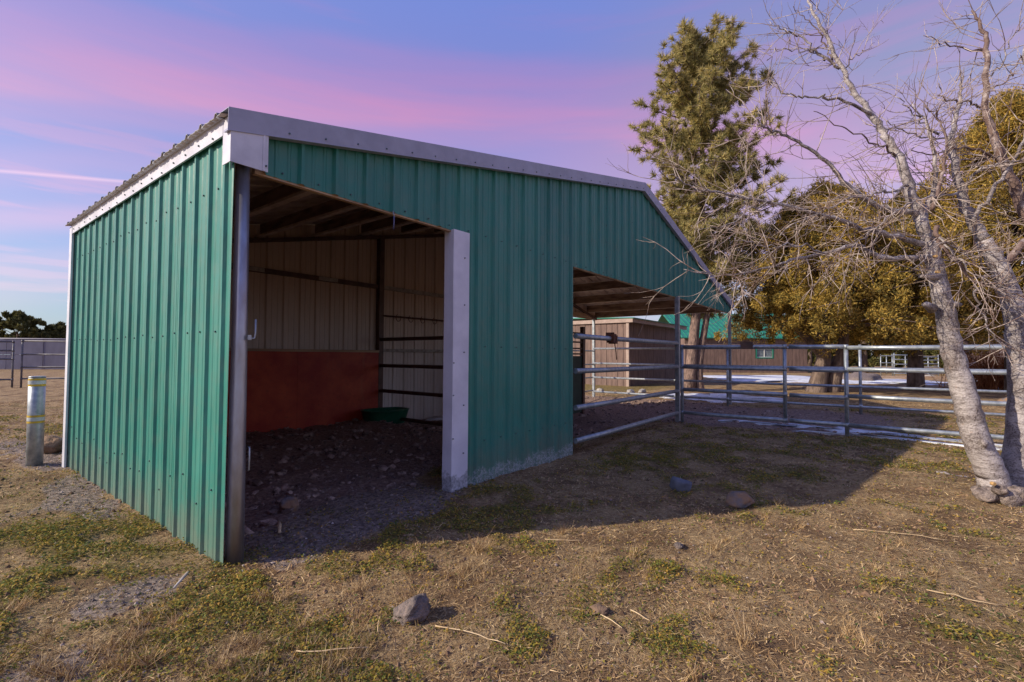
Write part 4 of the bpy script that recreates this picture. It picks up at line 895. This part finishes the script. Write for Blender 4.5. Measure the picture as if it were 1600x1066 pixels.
# snow left lying in strips and patches
def snow(pts, th, label, seed, sub=4):
    rg_ = np.random.default_rng(seed); P = np.array(pts, float); n = len(P)
    Q = []
    for i in range(n):
        a_, b_ = P[i], P[(i+1) % n]
        for k in range(sub): Q.append(a_+(b_-a_)*k/sub)
    Q = np.array(Q); c = Q.mean(0); L_ = np.linalg.norm(Q-c, axis=1)[:, None]
    w = min(np.ptp(P[:, 0]), np.ptp(P[:, 1])); Q = Q+rg_.normal(size=Q.shape)*w*.07
    # ridge line kept inside: inner ring higher than the outer one
    n = len(Q); inner = c+(Q-c)*.86
    V = [(*q, gz(*q)-.015) for q in Q]+[(*q, gz(*q)+th) for q in inner]+[(*c, gz(*c)+th)]
    B = MB(); B.v = V
    for i in range(n):
        j = (i+1) % n; B.face((i, j, n+j, n+i), 0, True); B.face((n+i, n+j, 2*n), 0, True)
    return tag(B.build('snow_patch', M['snow']), label, 'snow')
snow([(8.95, -.5), (8.75, -1.0), (8.8, -1.8), (8.62, -2.6), (8.7, -3.6), (8.45, -4.4), (8.2, -5.2), (8.38, -5.2), (8.62, -4.4), (8.95, -3.6), (8.9, -2.6), (9.02, -1.8), (8.98, -1.0), (9.1, -.5)], .025, 'long thin snow strip along the foot of the pipe gate', 1)
snow([(8.22, -1.9), (8.2, -2.8), (8.12, -4.2), (8.05, -5.3), (8.14, -5.3), (8.24, -4.2), (8.34, -2.8), (8.32, -1.9)], .02, 'second thin snow strip under the panel behind the silver trunks', 2)
snow([(13.0, 2.6), (13.2, 1.2), (12.6, .4), (13.3, -.6), (14.4, -1.3), (15.6, -.6), (15.8, 1.2), (15.2, 2.6), (14.2, 3.2)], .03, 'snow patch on the ground just behind the far canopy corner', 3)
q = [gp(1105, 27.5), gp(1200, 24.5), gp(1300, 24), gp(1400, 23), gp(1480, 22.5), gp(1485, 26), gp(1400, 28.5), gp(1300, 31), gp(1200, 33.5), gp(1105, 32)]
snow([(p.x, p.y) for p in q], .04, 'wide snow patch in front of the green roofed house', 4)
q = [gp(1500, 20), gp(1620, 19), gp(1640, 28), gp(1500, 29)]
snow([(p.x, p.y) for p in q], .05, 'shaded snow bank behind the orange shrub at the right edge', 5)

snow([(5.0, 3.75), (5.3, 3.55), (5.9, 3.6), (6.6, 3.5), (7.2, 3.7), (7.0, 3.93), (6.2, 3.93), (5.4, 3.93)], .03, 'thin snow drifted in under the back wall behind the pipe rails', 6)

# ------------------------------------------------------------------ things lying on the ground
def tub():
    T = thing('feed_tub', 'oval green rubber feed tub on the dirt against the red boards', 'tub', (4.0, 3.62, 0))
    B = MB(); seg = 32; rings = [(.0, 0.0, .30, .18), (0, 0, .32, .2), (.02, 0, .335, .215), (.22, 0, .39, .26), (.235, 0, .41, .28), (.245, 0, .40, .27), (.235, 0, .375, .245), (.04, 0, .32, .2), (.035, 0, .01, .01)]
    z0 = gz(4.0, 3.62)-.01; cx2, cy2 = 3.98, 3.60
    for (z_, _, rx, ry) in rings:
        for k in range(seg):
            w = 2*math.pi*k/seg; c, s_ = math.cos(w), math.sin(w); f = (abs(c)**3.2+abs(s_)**3.2)**(-1/3.2)
            x_, y_ = c*f*rx, s_*f*ry; an = -.15; B.v.append((cx2+x_*math.cos(an)-y_*math.sin(an), cy2+x_*math.sin(an)+y_*math.cos(an), z0+z_))
    for i in range(len(rings)-1):
        for k in range(seg): B.face((i*seg+k, i*seg+(k+1) % seg, (i+1)*seg+(k+1) % seg, (i+1)*seg+k), 0, True)
    B.face([k for k in range(seg)][::-1]); B.build('shell', M['tub'], T)
    B = MB()
    for i in range(len(rings)): pass
    B.tube([(cx2-.30, cy2-.245, z0+.235), (cx2-.1, cy2-.275, z0+.237), (cx2+.15, cy2-.31, z0+.237)], .014, 8); B.build('rim_lip', M['tub'], T)
tub()
def rock(name, x_, y_, s_, mat, label, seed, rough=.16, sink=.3, cat='rock'):
    V, Fc = ico(4); rg_ = np.random.default_rng(seed); ph = rg_.random(6)*9
    r = 1+rough*np.sin(V[:, 0]*3+ph[0])*np.cos(V[:, 1]*3.5+ph[1])+rough*.6*np.sin(V[:, 2]*6+ph[2]+V[:, 0]*5)+rough*.35*np.sin(V[:, 1]*13+ph[3])*np.sin(V[:, 0]*12+ph[4]+V[:, 2]*9)+rg_.normal(size=len(V))*.03
    # a few flat facets, as broken stone has
    for _ in range(14):
        n_ = rg_.normal(size=3); n_ /= np.linalg.norm(n_); d_ = V@n_; r = np.where(d_*r > .74, .74/np.maximum(d_, .1), r)
    V = V*r[:, None]*np.array(s_)
    a_ = rg_.random()*3; V = np.stack([V[:, 0]*math.cos(a_)-V[:, 1]*math.sin(a_), V[:, 0]*math.sin(a_)+V[:, 1]*math.cos(a_), V[:, 2]], 1)
    o = raw(name, V, Fc, M[mat], smooth=True); o.location = (x_, y_, gz(x_, y_)+s_[2]*(1-sink)-.0); return tag(o, label, cat)
rock('rock', .32, -1.36, (.095, .085, .075), 'rockgrey', 'rough grey rock on the sunlit grass below the doorway', 1, .22, .45)
rock('rock', 3.27, -1.68, (.12, .10, .085), 'rockblue', 'smooth blue-grey rock in the shadow in front of the green wall', 2, .12, .5)
rock('rock', 3.22, -2.20, (.13, .11, .09), 'rocktan', 'angular tan rock at the edge of the shadow, right of the blue-grey one', 3, .15, .5)
rock('rock', .78, .70, (.11, .09, .07), 'rocktan', 'pale brown broken rock just inside the shed doorway', 4, .2, .4)
rock('dirt_mound', .0, 4.80, (.16, .17, .13), 'clod', 'small mound of tan dirt between bollard and shed corner', 5, .2, .55, 'dirt')
rock('rock', 1.95, -2.1, (.05, .04, .02), 'rockgrey', 'small flat grey stone half buried in the dry grass, right of centre', 6, .2, .5)
rock('rock', .9, -2.06, (.055, .045, .03), 'clod', 'dark crumbling clod low in the grass at the bottom edge centre', 7, .3, .5)
o = MB(); zz_ = gz(.52, .33)+.02; o.tube([(.46, .22, zz_), (.52, .34, zz_+.01), (.57, .45, zz_)], [.010, .013, .008], 6, flat=.5); tag(o.build('stick', M['stalk']), 'short pale stick on the gravel in the doorway', 'stick')
o = MB(); zz_ = gz(-.22, -.12)+.02; o.tube([(-.30, -.16, zz_), (-.22, -.07, zz_+.01), (-.18, .0, zz_)], [.006, .011, .007], 6, flat=.6); tag(o.build('stick', M['fadedwood']), 'grey stick on the gravel left of the corner post', 'stick')
for k, (px, py, ang, L_, lb) in enumerate(((733, 998, -.42, .36, 'longest pale curved stalk, right of the rough grey rock near the bottom'), (1505, 936, -.5, .30, 'pale stalk on the grass below the silver tree'), (1405, 838, -.35, .55, 'double pale stalk in the grass between the shadow tip and the silver tree'), (520, 1020, .1, .30, 'bent pale stalk low in the grass below the corner post'), (1000, 970, -1.0, .12, 'short pale stalk right of centre near the bottom edge'), (593, 982, -1.4, .14, 'short curved stalk just left of the rough grey rock'), (955, 980, -1.0, .14, 'slim upright-lying stalk in the grass below the shadow'), (880, 848, -.1, .25, 'pale stalk at the shadow edge in front of the green wall'))):
    d0 = at(px, py, 1)-CAM; q = CAM+d0*(1.27/-d0.z); a_ = yaw-math.pi/2+ang*-1+math.pi; dv = (R0*math.cos(ang)+Vector((math.cos(yaw), math.sin(yaw), 0))*math.sin(ang))
    sd_ = Vector((-dv.y, dv.x, 0)); P = [q+dv*L_*t_+sd_*(.16*L_*(t_*t_-.25)*(1 if k % 2 else -1)) for t_ in np.linspace(-.5, .5, 9)]
    P = [Vector((p.x, p.y, gz(p.x, p.y)+.016)) for p in P]; o = MB(); o.tube(P, list(np.linspace(.0035, .0022, 9)), 5); tag(o.build('dry_stalk', M['stalk']), lb, 'stalk', 'loose dry stalks on the ground')

# ------------------------------------------------------------------ ground cover
def spread(n, rmax, rg_, power=.62, rmin=1.2):
    """positions thinning with distance over the whole yard"""
    a = rg_.random(n)*2*math.pi*.62+(yaw-math.pi*.62); r = rmin+(rmax-rmin)*rg_.random(n)**(1/power)
    return CAM.x+np.cos(a)*r, CAM.y+np.sin(a)*r, r
def straw():
    rg_ = np.random.default_rng(31); n = 640000; x_, y_, r = spread(n, 18, rg_, .66)
    keep = rg_.random(n) < (1-.93*m_stall(x_, y_))*(1-.80*m_gravel(x_, y_))*(1-.35*m_green(x_, y_))*(.45+.75*fbm(x_, y_, 2.2, 3, 41))
    x_, y_, r = x_[keep], y_[keep], r[keep]; n = len(x_); z_ = hgt(x_, y_)
    a = rg_.random(n)*2*math.pi; tilt = np.abs(rg_.normal(size=n))*.22; L_ = (.010+.020*rg_.random(n)+.040*rg_.random(n)**9)*(1+.10*r); w = (.0006+.0007*rg_.random(n)**2)*(1+.28*r)
    d = np.stack([np.cos(a)*np.cos(tilt), np.sin(a)*np.cos(tilt), np.sin(tilt)], 1); s_ = np.stack([-np.sin(a), np.cos(a), rg_.normal(size=n)*.3], 1)
    P = np.stack([x_, y_, z_+.004], 1)
    V = np.stack([P-s_*w[:, None]*1.2, P+s_*w[:, None]*1.2, P+d*L_[:, None]], 1).reshape(-1, 3)
    raw('dry_grass', V, np.arange(len(V)).reshape(-1, 3), M['straw'], kind='stuff', label='flattened dry grass and straw litter over the yard', category='grass')
straw()
def tufts():
    rg_ = np.random.default_rng(37); c = []
    for (px, py) in ((745, 862), (880, 835), (515, 1050), (60, 1055), (395, 1010), (470, 985), (340, 1048), (990, 870), (1120, 860), (230, 1040), (1165, 1010), (640, 938), (20, 960), (560, 920), (1330, 985), (1215, 790), (905, 740), (985, 690)):
        d0 = at(px, py, 1)-CAM; q = CAM+d0*(1.27/-d0.z); c.append((q.x, q.y))
    n0 = len(c)
    for (px, py, sx, sy, k) in ((420, 1010, 150, 40, 34), (120, 1045, 120, 25, 16), (1250, 900, 330, 90, 22), (700, 900, 300, 60, 14)):
        for _ in range(k):
            d0 = at(px+rg_.normal()*sx, max(800, py+rg_.normal()*sy), 1)-CAM; q = CAM+d0*(1.27/-d0.z); c.append((q.x, q.y))
    V = []
    for ci, (cx2, cy2) in enumerate(c):
        m_ = 70; hh = (.05+.05*rg_.random())*(1 if ci < n0 else .55)
        for _ in range(m_):
            a = rg_.random()*6.28; r = abs(rg_.normal())*.045; x_, y_ = cx2+math.cos(a)*r, cy2+math.sin(a)*r; L_ = hh*(.5+rg_.random()); le = rg_.normal(size=2)*.55
            b_ = np.array([x_, y_, gz(x_, y_)]); t_ = b_+np.array([le[0]*L_, le[1]*L_, L_*.8]); s_ = np.array([math.sin(a), -math.cos(a), 0])*.0014
            V += [b_-s_, b_+s_, t_+s_*.3, t_-s_*.3]
    V = np.array(V); raw('grass_tufts', V, np.arange(len(V)).reshape(-1, 4), M['straw'], kind='stuff', label='upright pale tufts of dry bunch grass', category='grass')
tufts()
def weeds():
    rg_ = np.random.default_rng(33); n = 1900000; x_, y_, r = spread(n, 14, rg_, .64)
    mg = m_green(x_, y_); keep = rg_.random(n) < (mg**1.1+.045*(m_stall(x_, y_) < .2))*np.clip(fbm(x_, y_, 7, 2, 51)*2.4-.5, 0, 1); x_, y_, r = x_[keep], y_[keep], r[keep]; n = len(x_)
    z_ = hgt(x_, y_)+.003+.034*rg_.random(n)*np.clip(fbm(x_, y_, 7, 2, 51)*1.6-.35, 0, 1)
    a = rg_.random(n)*6.28; tl = rg_.random(n)*1.0-.15; L_ = (.0045+.0075*rg_.random(n))*(1+.20*r); w = L_*.42
    d = np.stack([np.cos(a)*np.cos(tl), np.sin(a)*np.cos(tl), np.sin(tl)], 1); s_ = np.cross(d, np.stack([rg_.normal(size=n)*.4, rg_.normal(size=n)*.4, np.ones(n)], 1)); s_ /= np.linalg.norm(s_, axis=1)[:, None]
    P = np.stack([x_, y_, z_], 1); V = np.stack([P-d*L_[:, None]*.5, P+s_*w[:, None]+d*L_[:, None]*.4, P-s_*w[:, None]+d*L_[:, None]*.4], 1).reshape(-1, 3)
    raw('ground_weeds', V, np.arange(len(V)).reshape(-1, 3), M['weed'], kind='stuff', label='low green weeds growing in patches over the yard', category='weeds')
weeds()
def stones():
    rg_ = np.random.default_rng(35); n = 60000; x_, y_, r = spread(n, 12, rg_, .6)
    keep = rg_.random(n) < np.clip(m_gravel(x_, y_)*1.0+.05+.25*m_stall(x_, y_), 0, 1); x_, y_, r = x_[keep], y_[keep], r[keep]; n = len(x_)
    V0 = np.array([[1, 0, 0], [-1, 0, 0], [0, 1, 0], [0, -1, 0], [0, 0, 1], [0, 0, -1]], float); F0 = np.array([[0, 2, 4], [2, 1, 4], [1, 3, 4], [3, 0, 4]])
    sz = (.0035+.0075*rg_.random(n)**3)*(1+.10*r); Vj = V0[None]*(1+.3*rg_.normal(size=(n, 6, 1)))*sz[:, None, None]*np.array([1, .8, .65]); a = rg_.random(n)*6.28; ca, sa = np.cos(a)[:, None], np.sin(a)[:, None]
    X_ = Vj[:, :, 0]*ca-Vj[:, :, 1]*sa; Y_ = Vj[:, :, 0]*sa+Vj[:, :, 1]*ca
    V = np.stack([X_+x_[:, None], Y_+y_[:, None], Vj[:, :, 2]+hgt(x_, y_)[:, None]+sz[:, None]*.2], -1).reshape(-1, 3); Fq = (F0[None]+6*np.arange(n)[:, None, None]).reshape(-1, 3)
    raw('gravel', V, Fq, M['pebble'], kind='stuff', label='fine grey gravel along the wall and in the doorway', category='gravel')
stones()
def lumps():
    rg_ = np.random.default_rng(36); n = 6500; x_ = rg_.random(n)*12.2+.15; y_ = rg_.random(n)*7-2.8
    keep = rg_.random(n) < m_stall(x_, y_)*(.3+.7*(x_ < 5)); x_, y_ = x_[keep], y_[keep]; n = len(x_); V0, F0 = ico(1)
    sz = .012+.050*rg_.random(n)**3; Vj = V0[None]*(1+.25*rg_.normal(size=(n, len(V0), 1)))*sz[:, None, None]*np.array([1, 1, .6])
    V = (Vj+np.stack([x_, y_, hgt(x_, y_)+sz*.15], 1)[:, None]).reshape(-1, 3); Fq = (F0[None]+len(V0)*np.arange(n)[:, None, None]).reshape(-1, 3)
    raw('manure_clods', V, Fq, M['dung'], kind='stuff', label='dark trampled manure and dirt clods on the stall floor', category='dirt')
lumps()
def crumbs():
    rg_ = np.random.default_rng(38); n = 52000; x_, y_, r = spread(n, 10, rg_, .62)
    keep = rg_.random(n) < (1-.9*m_stall(x_, y_))*np.clip(fbm(x_, y_, 2.6, 3, 71)*2.6-.75, .08, 1); x_, y_, r = x_[keep], y_[keep], r[keep]; n = len(x_)
    V0 = np.array([[1, 0, 0], [-1, 0, 0], [0, 1, 0], [0, -1, 0], [0, 0, 1]], float); F0 = np.array([[0, 2, 4], [2, 1, 4], [1, 3, 4], [3, 0, 4]])
    sz = (.0035+.013*rg_.random(n)**4)*(1+.12*r); Vj = V0[None]*(1+.3*rg_.normal(size=(n, 5, 1)))*sz[:, None, None]*np.array([1, .85, .7]); a = rg_.random(n)*6.28; ca, sa = np.cos(a)[:, None], np.sin(a)[:, None]
    V = np.stack([Vj[:, :, 0]*ca-Vj[:, :, 1]*sa+x_[:, None], Vj[:, :, 0]*sa+Vj[:, :, 1]*ca+y_[:, None], Vj[:, :, 2]+hgt(x_, y_)[:, None]], -1).reshape(-1, 3)
    raw('soil_crumbs', V, (F0[None]+5*np.arange(n)[:, None, None]).reshape(-1, 3), M['crumb'], kind='stuff', label='brown soil crumbs among the dry grass', category='dirt')
crumbs()
